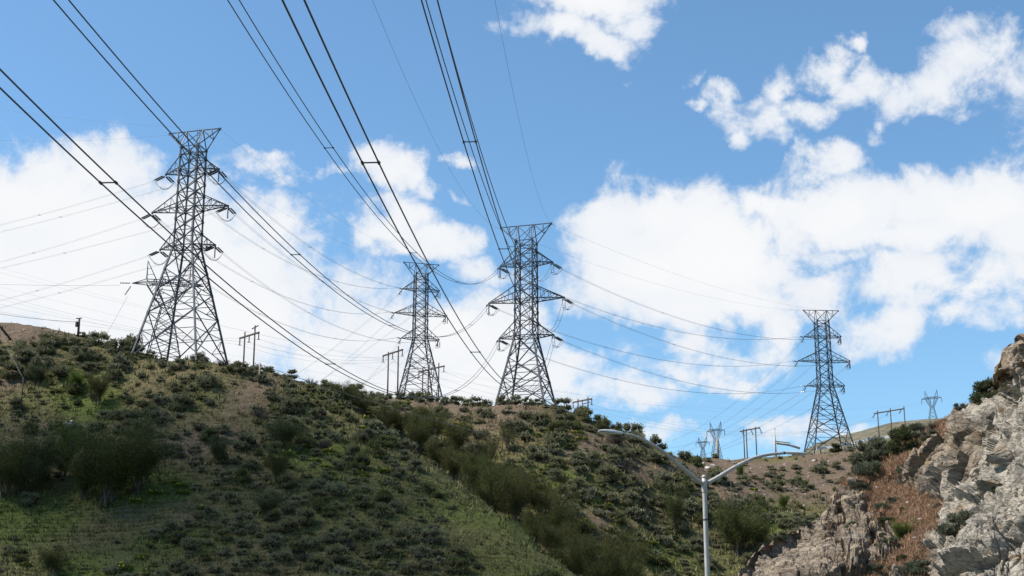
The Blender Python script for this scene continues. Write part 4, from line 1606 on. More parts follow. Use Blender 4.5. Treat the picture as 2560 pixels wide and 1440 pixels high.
# ------------------------------------------------------------------ vegetation
def unit(v):
    return v / (np.linalg.norm(v, axis=-1, keepdims=True) + 1e-9)


def cards(c, u, L, Wd, rg, tri=False):
    """leaf blades: base point c, pointing along u"""
    s = unit(np.cross(u, unit(rg.normal(size=c.shape))))
    L = np.asarray(L)[:, None]
    Wd = np.asarray(Wd)[:, None]
    droop = rg.normal(size=c.shape) * 0.15
    if tri:
        V = np.stack([c - s * Wd / 2, c + s * Wd / 2, c + (u + droop) * L], 1)
        k = 3
    else:
        V = np.stack([c, c + u * L * 0.55 + s * Wd / 2, c + (u + droop) * L, c + u * L * 0.5 - s * Wd / 2], 1)
        k = 4
    n = len(c)
    return V.reshape(-1, 3), np.arange(n * k).reshape(n, k)


def cube_sphere():
    g = np.array([-1.0, 0.0, 1.0])
    vs, fs = {}, []

    def vid(v):
        return vs.setdefault(tuple(v), len(vs))
    for ax in range(3):
        for sg in (-1.0, 1.0):
            for i in range(2):
                for j_ in range(2):
                    quad = []
                    for (a, c_) in ((i, j_), (i + 1, j_), (i + 1, j_ + 1), (i, j_ + 1)):
                        v = [0.0, 0.0, 0.0]
                        v[ax] = sg
                        v[(ax + 1) % 3] = g[a]
                        v[(ax + 2) % 3] = g[c_]
                        quad.append(vid(v))
                    fs.append(quad)
    V = np.array(list(vs.keys()))
    return V / np.linalg.norm(V, axis=1, keepdims=True), np.array(fs)


CUBE_V, CUBE_F = cube_sphere()


def sage_parts(seed, n_lobes=10, per=46, Lc=0.26, Wc=0.10, flat=0.85, openness=0.36):
    rg = np.random.default_rng(seed)
    a = rg.uniform(0, 2 * np.pi, n_lobes)
    r = np.sqrt(rg.uniform(0.02, 1, n_lobes)) * 0.72
    low_ = (np.arange(n_lobes) % 5) < 2
    r = np.where(low_, rg.uniform(0.5, 0.78, n_lobes), r * 0.9)
    lob = np.stack([r * np.cos(a), r * np.sin(a), (0.30 + 0.50 * np.sqrt(np.clip(1 - r * r, 0, 1)) * rg.uniform(0.65, 1.15, n_lobes)) * flat], -1)
    lob[low_, 2] = rg.uniform(0.14, 0.30, int(low_.sum()))
    C_, U_ = [], []
    for l in lob:
        d = unit(rg.normal(size=(per, 3)) + [0, 0, 0.35])
        rad = openness * rg.uniform(0.35, 1.0, per)[:, None] * rg.uniform(0.75, 1.2)
        c = l + d * rad * [1, 1, 0.85]
        out = unit(d * 0.8 + unit(l * [1, 1, 0.2]) * 0.4 + [0, 0, 0.7] + rg.normal(size=(per, 3)) * 0.35)
        C_.append(c)
        U_.append(out)
    # low skirt down to the soil
    k = per * 2
    a2 = rg.uniform(0, 2 * np.pi, k)
    r2 = rg.uniform(0.25, 0.85, k)
    C_.append(np.stack([r2 * np.cos(a2), r2 * np.sin(a2), rg.uniform(0.0, 0.35, k)], -1))
    U_.append(unit(np.stack([np.cos(a2), np.sin(a2), rg.uniform(0.4, 1.2, k)], -1) + rg.normal(size=(k, 3)) * 0.3))
    c = np.vstack(C_)
    u = np.vstack(U_)
    c[:, 2] = np.maximum(c[:, 2], 0.0)
    n = len(c)
    V, Fc = cards(c, u, Lc * rg.uniform(0.6, 1.25, n), Wc * rg.uniform(0.7, 1.3, n), rg)
    tint = np.repeat(np.clip(rg.beta(2, 2, n) + rg.normal(0, 0.08, n), 0, 1), 4)
    # twiggy dark cores added in every lobe and the skirt to deepen inner shade
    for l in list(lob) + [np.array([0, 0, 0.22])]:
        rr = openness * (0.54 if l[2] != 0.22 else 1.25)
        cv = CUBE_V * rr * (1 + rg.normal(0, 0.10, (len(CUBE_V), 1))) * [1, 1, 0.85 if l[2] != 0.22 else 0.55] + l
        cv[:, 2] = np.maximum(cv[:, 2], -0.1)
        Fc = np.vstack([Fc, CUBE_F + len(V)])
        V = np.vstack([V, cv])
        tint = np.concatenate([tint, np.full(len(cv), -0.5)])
    return V, Fc, tint, lob


def stems_mesh(name, ends, r0, seed, zigs=3):
    rg = np.random.default_rng(seed)
    mb = MB()
    for e in ends:
        e = np.array(e, float)
        pts = [np.array([rg.normal() * 0.05, rg.normal() * 0.05, -0.15])]
        for k in range(1, zigs + 1):
            u = k / zigs
            p = pts[0] + (e - pts[0]) * np.array([u ** 1.3, u ** 1.3, u])
            pts.append(p + rg.normal(size=3) * 0.03 * (k < zigs) * np.linalg.norm(e))
        mb.tube([tuple(p) for p in pts], list(np.linspace(r0, r0 * 0.3, zigs + 1)), 5)
    return mb.mesh(name)


# --- sagebrush on the hill: eight bushes to copy from
SAGE = []
SAGE_RAW = []
for k in range(8):
    V_, F_, T_, lob = sage_parts(100 + k, n_lobes=11 + k % 4, per=100, Lc=0.13, Wc=0.07, flat=(0.9, 1.1, 0.8, 1.15)[k % 4], openness=(0.36, 0.42, 0.34)[k % 3])
    lite = sage_parts(160 + k, n_lobes=8 + k % 4, per=40, Lc=0.19, Wc=0.10, flat=(0.9, 1.1, 0.8, 1.15)[k % 4])
    SAGE_RAW.append(lite[:3])
    me = np_mesh('sagebrush', V_, F_, {'tint': ('FLOAT', T_)})
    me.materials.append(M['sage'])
    SAGE.append(me)

rgd = np.random.default_rng(990)
dm = MB()
for k in range(60):
    a = rgd.uniform(0, 6.28)
    e = np.array([math.cos(a) * rgd.uniform(.3, 1), math.sin(a) * rgd.uniform(.3, 1), rgd.uniform(.3, 1.0)])
    dm.tube([(0, 0, -.1), tuple(e * [.5, .5, .6] + rgd.normal(size=3) * .05), tuple(e)], [0.03, 0.018, 0.006], 4)
    for _b in range(5):
        u = rgd.uniform(.5, 1)
        dm.tube([tuple(e * u), tuple(e * u + rgd.normal(size=3) * .16 + [0, 0, .08])], [0.008, 0.004], 3)
dead = dm.mesh('twigs')
dead.materials.append(M['deadleaf'])

DEADB = dead
OLIVE = []
for me in SAGE:
    me2 = me.copy()
    me2.materials.clear()
    me2.materials.append(M['olive'])
    me2.name = 'olive_shrub'
    OLIVE.append(me2)

NB = 6600
cx = rng.uniform(-650, 2230, NB)
cy = rng.uniform(795, 1475, NB)
hit = cast(cx, np.minimum(cy, 1475))
ok = ~np.isnan(hit[:, 0])
cx, cy, hit = cx[ok], cy[ok], hit[ok]
DENSE = [(250, 890, 140, 45, .8), (130, 900, 120, 40, .7), (450, 912, 160, 18, .9), (560, 905, 90, 25, 1), (800, 975, 90, 20, 1), (930, 990, 120, 14, 1), (1060, 1000, 100, 10, .7), (390, 1030, 70, 40, .9), (290, 1080, 80, 30, .4), (200, 980, 90, 30, .4),
         (800, 1030, 120, 50, .8), (900, 1080, 90, 50, .8), (720, 1060, 70, 60, .7), (640, 1160, 90, 50, .4), (870, 1160, 120, 40, .5), (950, 1180, 60, 40, .7), (700, 1370, 150, 70, .7), (900, 1400, 140, 60, .8), (1050, 1410, 120, 40, .6), (820, 1250, 120, 40, .6), (500, 1330, 90, 50, .5),
         (1160, 1003, 130, 7, 1.1), (1330, 1010, 90, 7, .9), (1100, 1030, 120, 12, .3), (1480, 1050, 60, 18, 1), (1550, 1075, 80, 22, 1), (1640, 1115, 80, 28, 1.1), (1720, 1170, 70, 40, 1.1), (1300, 1085, 90, 25, .3), (1400, 1140, 90, 50, .5), (1550, 1200, 130, 60, .8), (1500, 1260, 120, 50, .7), (1630, 1240, 90, 60, .9), (1750, 1250, 100, 60, .9), (1850, 1270, 90, 40, .9), (1950, 1200, 160, 70, .3), (1600, 1400, 140, 50, .6), (1400, 1200, 100, 60, .5)]
SPARSE = [(1230, 1330, 90, 65, 1.4), (1310, 1400, 110, 45, 1.2), (1240, 1030, 150, 18, .35), (600, 1000, 70, 35, .4), (60, 825, 120, 22, 1.1), (300, 1400, 110, 25, .6), (1330, 1065, 90, 20, .5), (300, 1320, 160, 40, .5), (380, 1230, 80, 60, .7), (640, 960, 40, 20, .5)]
dn = 0.34 + blobs(cx, cy, DENSE) - blobs(cx, cy, SPARSE) + fbm(np.stack([hit[:, 0] / 11, hit[:, 1] / 11, hit[:, 0] * 0], -1), 3, 77) * 1.1
keep = rng.uniform(0, 1, len(cx)) < np.clip(dn, 0.0, 1.0)
cx, cy, hit, dn = cx[keep], cy[keep], hit[keep], dn[keep]
wpx = 26 * np.exp(rng.normal(0, 0.48, len(cx))) * (0.85 + 0.3 * np.clip(dn, 0, 1))
far = hit[:, 1] > 235
wpx[far] *= 0.6
wpx = np.minimum(wpx, 62)
wpx[(cy < 1012) & (cx > 620)] = np.minimum(wpx[(cy < 1012) & (cx > 620)], 40)
# bushes that stand along the brow of the ridge, and a few lone ones on the tan slope below it
CREST = [(668, 34), (700, 26), (722, 40), (748, 34), (775, 42), (802, 36), (830, 44), (862, 38), (890, 46), (918, 40), (945, 36), (972, 30), (1003, 40), (1040, 46), (1078, 40), (1118, 30), (1140, 44), (1166, 30), (1188, 40), (1212, 38), (1240, 30), (1262, 44), (1290, 36), (1318, 40), (1345, 32), (1372, 46), (1402, 54), (1425, 40), (1455, 48), (1480, 40), (1505, 46), (1540, 34), (1578, 56), (1608, 50), (1640, 52), (1670, 46), (1705, 50), (1735, 44)]
LONE = [(1052, 1036, 46), (1106, 1044, 50), (1213, 1042, 46), (1000, 1026, 34), (1312, 1052, 44), (1352, 1066, 50), (1268, 1036, 30), (1160, 1032, 26), (1400, 1052, 40), (1440, 1074, 46), (990, 1052, 34), (1085, 1072, 36)]
ex_p, ex_w = [], []
for (px, w) in CREST:
    Ys_ = np.arange(185, 222, 0.5)
    x = float(ray(px, 1000)[0]) * Ys_
    z = hgt(x, Ys_)
    k = int(((z - EYE) / Ys_).argmax())
    ex_p.append((x[k], Ys_[k], z[k]))
    ex_w.append(w)
for (px, py, w) in LONE:
    p = cast(px, py)[0]
    if not np.isnan(p[0]):
        ex_p.append(tuple(p))
        ex_w.append(w)
hit = np.vstack([hit, np.array(ex_p)])
wpx = np.concatenate([wpx, np.array(ex_w, float)])
qq_ = proj(np.array(ex_p))
cx = np.concatenate([cx, qq_[:, 0]])
cy = np.concatenate([cy, qq_[:, 1]])
wid = wpx / FPX * hit[:, 1] * 1.15
# thin out bushes that would stand inside each other
pri = wid + np.where(np.arange(len(wid)) >= len(wid) - len(ex_p), 100.0, 0.0)
order = np.argsort(-pri)
acc_i = []
gx = {}
for i in order:
    x, y = hit[i, 0], hit[i, 1]
    cell = (int(x // 4), int(y // 4))
    good = True
    for a in (-1, 0, 1):
        for c_ in (-1, 0, 1):
            for j_ in gx.get((cell[0] + a, cell[1] + c_), ()):
                if (hit[j_, 0] - x) ** 2 + (hit[j_, 1] - y) ** 2 < ((wid[i] + wid[j_]) * 0.32) ** 2:
                    good = False
                    break
    if good:
        acc_i.append(i)
        gx.setdefault(cell, []).append(i)
acc_i = np.array(acc_i)
cx, cy, hit, wid, wpx = cx[acc_i], cy[acc_i], hit[acc_i], wid[acc_i], wpx[acc_i]

PLACES = [(60, 810, 'on the scree hilltop at the left edge'), (150, 850, 'on the hilltop by the short utility pole'), (280, 880, 'on the hilltop left of the left tower'), (400, 912, 'under the left legs of the left tower'), (520, 905, 'under the right legs of the left tower'),
          (610, 905, 'on the hilltop by the first h-frame'), (700, 945, 'on the ridge beside the slim silvery post'), (790, 970, 'on the saddle right of the slim silvery post'), (900, 988, 'on the ridge left of the second h-frame'), (1040, 1000, 'at the foot of the small distant tower'),
          (1160, 1005, 'on the ridge left of the centre tower'), (1310, 1012, 'at the foot of the centre tower'), (1430, 1030, 'on the ridge by the low h-frame'), (1540, 1070, 'on the falling ridge above the left lamp arm'), (1640, 1115, 'on the skyline behind the left lamp arm'), (1730, 1170, 'at the end of the ridge behind the lamp joint'),
          (40, 900, 'near the slim grey guy post'), (160, 930, 'on the left slope below the utility pole'), (300, 950, 'on the slope below the left tower hilltop'), (480, 960, 'on the grassy slope beneath the left tower'), (600, 1000, 'beside the bare soil patch under the first h-frame'), (720, 1030, 'below the slim silvery post'),
          (60, 1030, 'low on the left edge among bare earth'), (230, 1060, 'above the big dome-shaped willow'), (390, 1040, 'in the dense patch right of the dark hillside bush'), (520, 1090, 'on the gravelly slope mid-left'), (640, 1120, 'above the lone feathery willow'), (830, 1060, 'on the spur left of the gully top'), (920, 1110, 'on the spur edge by the upper gully willows'),
          (60, 1350, 'in the lower left corner meadow'), (280, 1330, 'on the grass below the big dome-shaped willow'), (450, 1250, 'on the grass right of the big dome-shaped willow'), (560, 1330, 'in the lower slope left of centre'), (500, 1420, 'along the bottom edge left of centre'), (600, 1220, 'left of the lone feathery willow'), (780, 1200, 'right of the lone feathery willow'), (900, 1220, 'on the spur face among yellow flowers'),
          (800, 1330, 'low on the spur face'), (950, 1330, 'low on the spur face near the grassy band'), (750, 1420, 'at the bottom edge of the spur'), (950, 1430, 'at the bottom edge below the spur'), (1120, 1420, 'at the bottom edge under the grassy band'), (1080, 1260, 'on the spur edge midway down the gully'), (1200, 1330, 'on the pale grassy band beside the gully'), (1350, 1420, 'at the lower end of the grassy band'),
          (1120, 1050, 'on the tan slope below the small distant tower'), (1250, 1060, 'on the tan slope below the centre tower'), (1400, 1080, 'on the tan slope right of the centre tower'), (1500, 1120, 'below the lamp head on the left arm'), (1400, 1170, 'on the middle slope under the dark cable'), (1530, 1190, 'on the middle slope left of the lamp pole'), (1640, 1200, 'under the curve of the left lamp arm'), (1730, 1240, 'directly behind the lamp pole'),
          (1440, 1260, 'among yellow flowers in the middle slope'), (1560, 1290, 'left of the lamp pole amid flowers'), (1650, 1310, 'near the twiggy willow left of the lamp pole'), (1480, 1360, 'in the shaded lower middle slope'), (1600, 1410, 'at the bottom left of the lamp pole'), (1700, 1400, 'at the bottom just left of the lamp pole'), (1830, 1260, 'right of the lamp pole by the thin dark post'), (1850, 1330, 'above the big bush right of the lamp pole'), (1950, 1310, 'at the grassy edge above the rock outcrop'),
          (1800, 1165, 'on the brown hillside by the pale boulders'), (1900, 1180, 'on the brown hillside under the right lamp arm'), (2000, 1160, 'on the brown hillside below the concrete post'), (2080, 1140, 'on the brown hillside under the far right tower'), (2150, 1150, 'on the brown hillside behind the cliff bushes'), (1950, 1240, 'midway down the brown hillside'), (2060, 1230, 'on the brown hillside above the rock outcrop')]
_pl = np.array([(a, c_) for a, c_, _ in PLACES], float)


def place_of(px, py):
    return PLACES[int(np.hypot(_pl[:, 0] - px, (_pl[:, 1] - py) * 1.3).argmin())][2]


q_ = proj(hit)
own = np.argsort(-wpx)[:300]
is_own = np.zeros(len(wpx), bool)
is_own[own] = True
w_own = wpx[own]
t1, t2 = np.quantile(w_own, 0.40), np.quantile(w_own, 0.78)
SIDE = {}
for i in own:
    SIDE.setdefault(place_of(*q_[i]), []).append(i)
for pl, ids in SIDE.items():
    ids = sorted(ids, key=lambda i: -wpx[i])
    for rank, i in enumerate(ids):
        k = int(rng.integers(0, 8))
        sp = rng.uniform(0, 1)
        kind = 'sagebrush' if sp < 0.74 else ('olive shrub' if sp < 0.94 else 'dead bush')
        o = bpy.data.objects.new(kind.replace(' ', '_'), SAGE[k] if kind == 'sagebrush' else (OLIVE[k] if kind == 'olive shrub' else DEADB))
        sc = wid[i] / 2
        o.location = tuple(hit[i] - [0, 0, 0.08 + 0.10 * sc])
        hs = sc * rng.uniform(0.85, 1.15)
        o.scale = (sc, sc, hs)
        o.rotation_euler = (rng.normal(0, 0.06), rng.normal(0, 0.06), rng.uniform(0, 6.28))
        if rank == 0 and len(ids) > 1:
            sz = 'largest %s ' % kind
        elif wpx[i] > t2:
            sz = 'big round %s ' % kind
        elif wpx[i] > t1:
            sz = 'mid-sized %s %s ' % ('low' if hs < sc else 'upright', kind)
        else:
            sz = 'smaller %s %s ' % ('low' if hs < sc else 'upright', kind)
        tag(o, sz + pl, 'shrub', {'sagebrush': 'sagebrush bushes ', 'olive shrub': 'olive shrubs ', 'dead bush': 'dead bushes '}[kind] + pl)
        col.objects.link(o)

Vs, Fs, Ts = [], [], []
vo = 0


def stamp(raw, loc, sx, sz, rz):
    global vo
    V_, F_, T_ = raw
    c_, s_ = math.cos(rz), math.sin(rz)
    X = np.stack([(V_[:, 0] * c_ - V_[:, 1] * s_) * sx, (V_[:, 0] * s_ + V_[:, 1] * c_) * sx, V_[:, 2] * sz], -1) + loc
    Vs.append(X)
    Fs.append(F_ + vo)
    Ts.append(np.where(T_ < 0, T_, np.clip(T_ + rng.normal(0, 0.18), 0, 1)))
    vo += len(X)


rest = np.where(~is_own)[0]
greenish = rng.uniform(0, 1, len(rest)) < 0.28
for i in rest[~greenish]:
    stamp(SAGE_RAW[int(rng.integers(0, 8))], hit[i] - [0, 0, 0.06], wid[i] / 2, wid[i] / 2 * rng.uniform(0.75, 1.1), rng.uniform(0, 6.28))
# bushes on the slopes that only show from the side
for _k in range(420):
    x, y = rng.uniform(-125, 130), rng.uniform(140, 335)
    if abs(x) > 0.36 * y + 4 or (y > 205 and x < 40):
        stamp(SAGE_RAW[int(rng.integers(0, 8))], np.array([x, y, float(hgt(x, y)) - 0.06]), 0.9, 0.8, rng.uniform(0, 6.28))
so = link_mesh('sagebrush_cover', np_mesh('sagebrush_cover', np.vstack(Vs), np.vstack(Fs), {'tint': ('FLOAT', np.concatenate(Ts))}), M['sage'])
tag(so, 'small sagebrush growing thinly all over the hillsides', 'shrubs', kind='stuff')
Vs, Fs, Ts = [], [], []
vo = 0
for i in rest[greenish]:
    stamp(SAGE_RAW[int(rng.integers(0, 8))], hit[i] - [0, 0, 0.06], wid[i] / 2, wid[i] / 2 * rng.uniform(0.55, 0.9), rng.uniform(0, 6.28))
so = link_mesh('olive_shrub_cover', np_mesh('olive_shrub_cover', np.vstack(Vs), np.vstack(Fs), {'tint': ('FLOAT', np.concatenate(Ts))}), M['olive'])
tag(so, 'small olive-green shrubs growing between the sagebrush', 'shrubs', kind='stuff')

# --- grass: bunches of blades over the whole slope
NG = 74000
gxp = rng.uniform(-600, 2250, NG)
gyp = rng.uniform(800, 1470, NG)
gh = cast(gxp, gyp)
ok = ~np.isnan(gh[:, 0])
gxp, gyp, gh = gxp[ok], gyp[ok], gh[ok]
so_ = blobs(gxp, gyp, SOIL)
gr_ = blobs(gxp, gyp, GREEN)
nz_ = fbm(np.stack([gh[:, 0] / 7, gh[:, 1] / 7, gh[:, 0] * 0], -1), 3, 91)
keep = rng.uniform(0, 1, len(gxp)) < np.clip(1.0 - so_ * 0.9, 0.08, 1)
gxp, gyp, gh, gr_, nz_, so_ = gxp[keep], gyp[keep], gh[keep], gr_[keep], nz_[keep], so_[keep]
n = len(gh)
B = 5
c = np.repeat(gh, B, 0) + rng.normal(0, 0.22, (n * B, 3)) * [1, 1, 0] - [0, 0, 0.05]
u = unit(rng.normal(0, 0.38, (n * B, 3)) + [0, 0, 1.0])
hh = np.repeat(np.minimum(np.exp(rng.normal(-1.2, 0.55, n)), 0.75) * (gh[:, 1] / 190), B) * rng.uniform(0.6, 1.2, n * B)
V_, F_ = cards(c, u, hh, hh * 0.30, rng, tri=True)
gcol = np.clip(0.45 + gr_ * 0.8 - so_ * 0.5 + nz_ * 1.6 + rng.normal(0, 0.16, n), 0, 1)
m, t, b, out = mat('bunch_grass')
a_g = t.add('ShaderNodeAttribute', attribute_name='green').outputs['Fac']
a_t = t.add('ShaderNodeAttribute', attribute_name='tint').outputs['Fac']
dry = t.mix(a_t, (0.09, 0.076, 0.032), (0.23, 0.185, 0.095))
grn = t.mix(a_t, (0.055, 0.07, 0.016), (0.15, 0.165, 0.045))
c_ = t.mix(a_g, dry, grn)
t.l.new(c_, b.inputs['Base Color'])
b.inputs['Roughness'].default_value = 0.8
b.inputs['Specular IOR Level'].default_value = 0.2
M['grass'] = m
go = link_mesh('grass', np_mesh('grass', V_, F_, {'green': ('FLOAT', np.repeat(gcol, B * 3)), 'tint': ('FLOAT', np.repeat(rng.uniform(0, 1, n), B * 3))}), M['grass'])
tag(go, 'dry and green bunch grass covering the hillsides', 'grass', kind='stuff')

# --- willows and other tall shrubs
def willow_mesh(seed, n_st=9, leaves=2600, vase=0.5, wide=0.62, Lc=0.045, low=0.18):
    rg = np.random.default_rng(seed)
    ends = []
    for k in range(n_st):
        a = 2 * np.pi * (k + rg.uniform(0, 0.8)) / n_st
        r = wide * rg.uniform(0.35, 1.0)
        ends.append((r * math.cos(a), r * math.sin(a), rg.uniform(0.55, 0.92)))
    st = MB()
    tips = []
    for e in ends:
        e = np.array(e)
        p0 = np.array([rg.normal() * 0.055, rg.normal() * 0.055, -0.05])
        pts = [p0]
        for u in (0.33, 0.66, 1.0):
            pts.append(p0 + (e - p0) * np.array([u ** (1 + vase), u ** (1 + vase), u]) + rg.normal(size=3) * 0.015)
        st.tube([tuple(p) for p in pts], [0.011, 0.008, 0.005, 0.002], 5)
        for _b in range(5):
            u = rg.uniform(0.35, 0.95)
            a_ = p0 + (e - p0) * np.array([u ** (1 + vase), u ** (1 + vase), u])
            d = unit(rg.normal(size=3) * 0.5 + unit(e) + [0, 0, .3])
            f_ = a_ + d * rg.uniform(0.12, 0.26)
            st.tube([tuple(a_), tuple(f_)], [0.006, 0.002], 4)
            tips.append((a_, f_))
        tips.append((pts[1], pts[2]))
        tips.append((pts[2], pts[3]))
    # leaves in loose sprays round the twigs
    nt_ = len(tips)
    which = rg.integers(0, nt_, leaves)
    a_ = np.array([tp[0] for tp in tips])[which]
    f_ = np.array([tp[1] for tp in tips])[which]
    uu = rg.uniform(0.1, 1.15, leaves)[:, None]
    c = a_ + (f_ - a_) * uu + rg.normal(0, 0.05, (leaves, 3))
    c = c[c[:, 2] > low * rg.uniform(0.5, 1.3, leaves)]
    n_ = len(c)
    u_ = unit(rg.normal(size=(n_, 3)) * 0.7 + [0, 0, 0.8])
    V_, F_ = cards(c, u_, Lc * rg.uniform(0.6, 1.3, n_), Lc * 0.42 * rg.uniform(0.7, 1.3, n_), rg)
    T_ = np.repeat(np.clip(rg.beta(2, 2, n_), 0, 1), 4)
    me = np_mesh('crown', V_, F_, {'tint': ('FLOAT', T_)})
    return me, st.mesh('stems')


WIL = []
for k in range(5):
    cm, sm = willow_mesh(300 + k, n_st=(9, 11, 8, 10, 12)[k], leaves=(15000, 18000, 13000, 16000, 22000)[k], Lc=0.021, vase=(0.5, 0.8, 0.4, 0.6, 0.5)[k], wide=(0.5, 0.6, 0.42, 0.52, 0.62)[k], low=(0.10, 0.2, 0.08, 0.12, 0.06)[k])
    cm.materials.append(M['willow'])
    sm.materials.append(M['twig'])
    WIL.append((cm, sm))
VASE = willow_mesh(320, n_st=10, leaves=4500, vase=0.35, wide=0.42, Lc=0.026, low=0.35)
VASE[0].materials.append(M['willow'])
VASE[1].materials.append(M['twig'])
GRN = willow_mesh(330, n_st=9, leaves=9000, vase=0.3, wide=0.30, Lc=0.032, low=0.06)
GRN[0].materials.append(M['green'])
GRN[1].materials.append(M['twig'])
DRK = willow_mesh(340, n_st=10, leaves=11000, vase=0.4, wide=0.5, Lc=0.032, low=0.05)
DRK[0].materials.append(M['juniper'])
DRK[1].materials.append(M['twig'])


def plant(name, pair, loc, h, wscale, label, cat, group=None, rz=None):
    root = empty(name, loc, rng.uniform(0, 6.28) if rz is None else rz)
    tag(root, label, cat, group)
    for nm, me in (('crown', pair[0]), ('stems', pair[1])):
        o = bpy.data.objects.new(nm, me)
        o.parent = root
        o.scale = (h * wscale, h * wscale, h)
        col.objects.link(o)
    return root


CRX = [870, 930, 1010, 1100, 1200, 1300, 1400, 1460, 1560]
CRY = [189, 181, 175, 170, 162, 155, 147, 142, 134]
GULLY = [(965, 6, 4.6), (1000, 10, 5.4), (1045, 8, 6.0), (1035, 16, 4.8), (1090, 9, 6.4), (1085, 18, 5.4), (1135, 8, 6.4), (1140, 18, 5.8), (1185, 9, 6.6), (1195, 19, 5.6), (1235, 8, 6.6), (1250, 18, 6.2),
         (1285, 9, 6.8), (1300, 19, 5.6), (1335, 8, 6.8), (1350, 18, 6.0), (1385, 9, 6.8), (1405, 18, 5.6), (1440, 9, 6.8), (1460, 18, 5.8), (1500, 12, 6.4), (1530, 20, 5.0), (1570, 16, 5.6)]
ORD = ['at the head of the gully', 'in the upper gully', 'in the upper middle gully', 'in the middle gully', 'in the lower middle gully', 'in the lower gully', 'at the foot of the gully']
for k, (px, dy, h) in enumerate(GULLY):
    Y = float(np.interp(px, CRX, CRY)) + dy
    x = float(ray(px, 1200)[0]) * Y
    z = float(hgt(x, Y))
    pl = ORD[min(6, int(k / len(GULLY) * 7))]
    side = 'hugging the spur edge' if dy < 12 else 'on the far bank'
    plant('willow_tree', WIL[k % 5], (x, Y, z - 0.1), h * (1.0, 0.72, 1.05, 0.85, 0.62)[k % 5], (1.0, 1.1, 0.95)[k % 3], ('tall' if h > 6 else 'shorter') + ' feathery dark olive willow %s %s' % (side, pl), 'willow', 'willows along the gully, ' + pl)

TREES = [  # base x, base y, height px, width scale, kind, label
    (275, 1262, 215, 1.25, 'w4', 'big dome-shaped dark olive willow low on the left slope'),
    (205, 1250, 120, 0.9, 'w1', 'small willow with bare forked stems left of the big dome-shaped willow'),
    (345, 1235, 170, 1.0, 'w3', 'rounded willow merging with the right side of the big dome'),
    (158, 1205, 140, 0.75, 'g', 'narrow upright bright green shrub left of the big dome-shaped willow'),
    (90, 1215, 140, 0.9, 'd', 'tall dark green shrub between the left edge and the narrow green one'),
    (15, 1245, 170, 1.2, 'w0', 'dark willow cut by the left edge of the picture'),
    (60, 1250, 110, 1.1, 'd', 'low dark bush beneath the left edge willow'),
    (243, 1012, 92, 1.05, 'w2', 'lone dark rounded bush on the slope under the left tower hilltop'),
    (190, 975, 50, 1.6, 'g', 'low green thicket beside the lone dark rounded bush'),
    (862, 1010, 62, 1.5, 'w1', 'yellowish twiggy willow on the saddle above the gully'),
    (905, 1035, 60, 1.3, 'w0', 'small yellow-brown willow just below the saddle'),
    (693, 1222, 112, 0.85, 'w2', 'lone feathery willow on the open slope below the slim silvery post'),
    (710, 1130, 85, 1.1, 'd', 'dark leafy bush above the lone feathery willow'),
    (1222, 1170, 92, 0.75, 'v', 'vase-shaped bare-stemmed shrub left of its twin under the centre tower'),
    (1268, 1132, 82, 0.95, 'v', 'vase-shaped shrub with thin yellow leaves under the centre tower'),
    (1690, 1335, 120, 0.75, 'w2', 'twiggy brown-olive willow left of the street lamp pole'),
    (1845, 1395, 135, 1.15, 'w4', 'big dark rounded bush right of the lamp pole beside the rock outcrop'),
    (1900, 1370, 70, 1.2, 'w1', 'lower dark bush between the big rounded bush and the rock outcrop'),
    (130, 1440, 80, 1.2, 'w3', 'small round willow at the bottom left corner'),
    (665, 1300, 60, 1.1, 'd', 'small dark shrub on the lower slope under the lone feathery willow'),
    (1350, 1355, 80, 1.2, 'w0', 'olive willow on the far gully bank at lower centre'),
    (1550, 1440, 110, 1.3, 'w3', 'dark willow at the bottom edge left of the lamp pole'),
    (1960, 1275, 40, 1.4, 'g', 'small yellow-green shrub on the grassy edge above the rock outcrop'),
    (1850, 1190, 34, 1.3, 'g', 'round yellow-green shrub beside the right lamp arm'),
    (540, 1165, 70, 0.9, 'd', 'dark upright shrub on the gravel right of the big dome-shaped willow'),
    (90, 960, 55, 1.2, 'd', 'dark rounded shrub beside the slim grey guy post'),
]
KIND = {'w0': WIL[0], 'w1': WIL[1], 'w2': WIL[2], 'w3': WIL[3], 'w4': WIL[4], 'g': GRN, 'd': DRK, 'v': VASE}
for (px, py, hp, ws, kd, lab) in TREES:
    p = cast(px, py)[0]
    if np.isnan(p[0]):
        continue
    plant('willow_tree' if kd[0] in 'wv' else 'leafy_shrub', KIND[kd], tuple(p - [0, 0, 0.1]), hp / FPX * p[1] * 1.04, ws, lab, 'willow' if kd[0] in 'wv' else 'shrub')

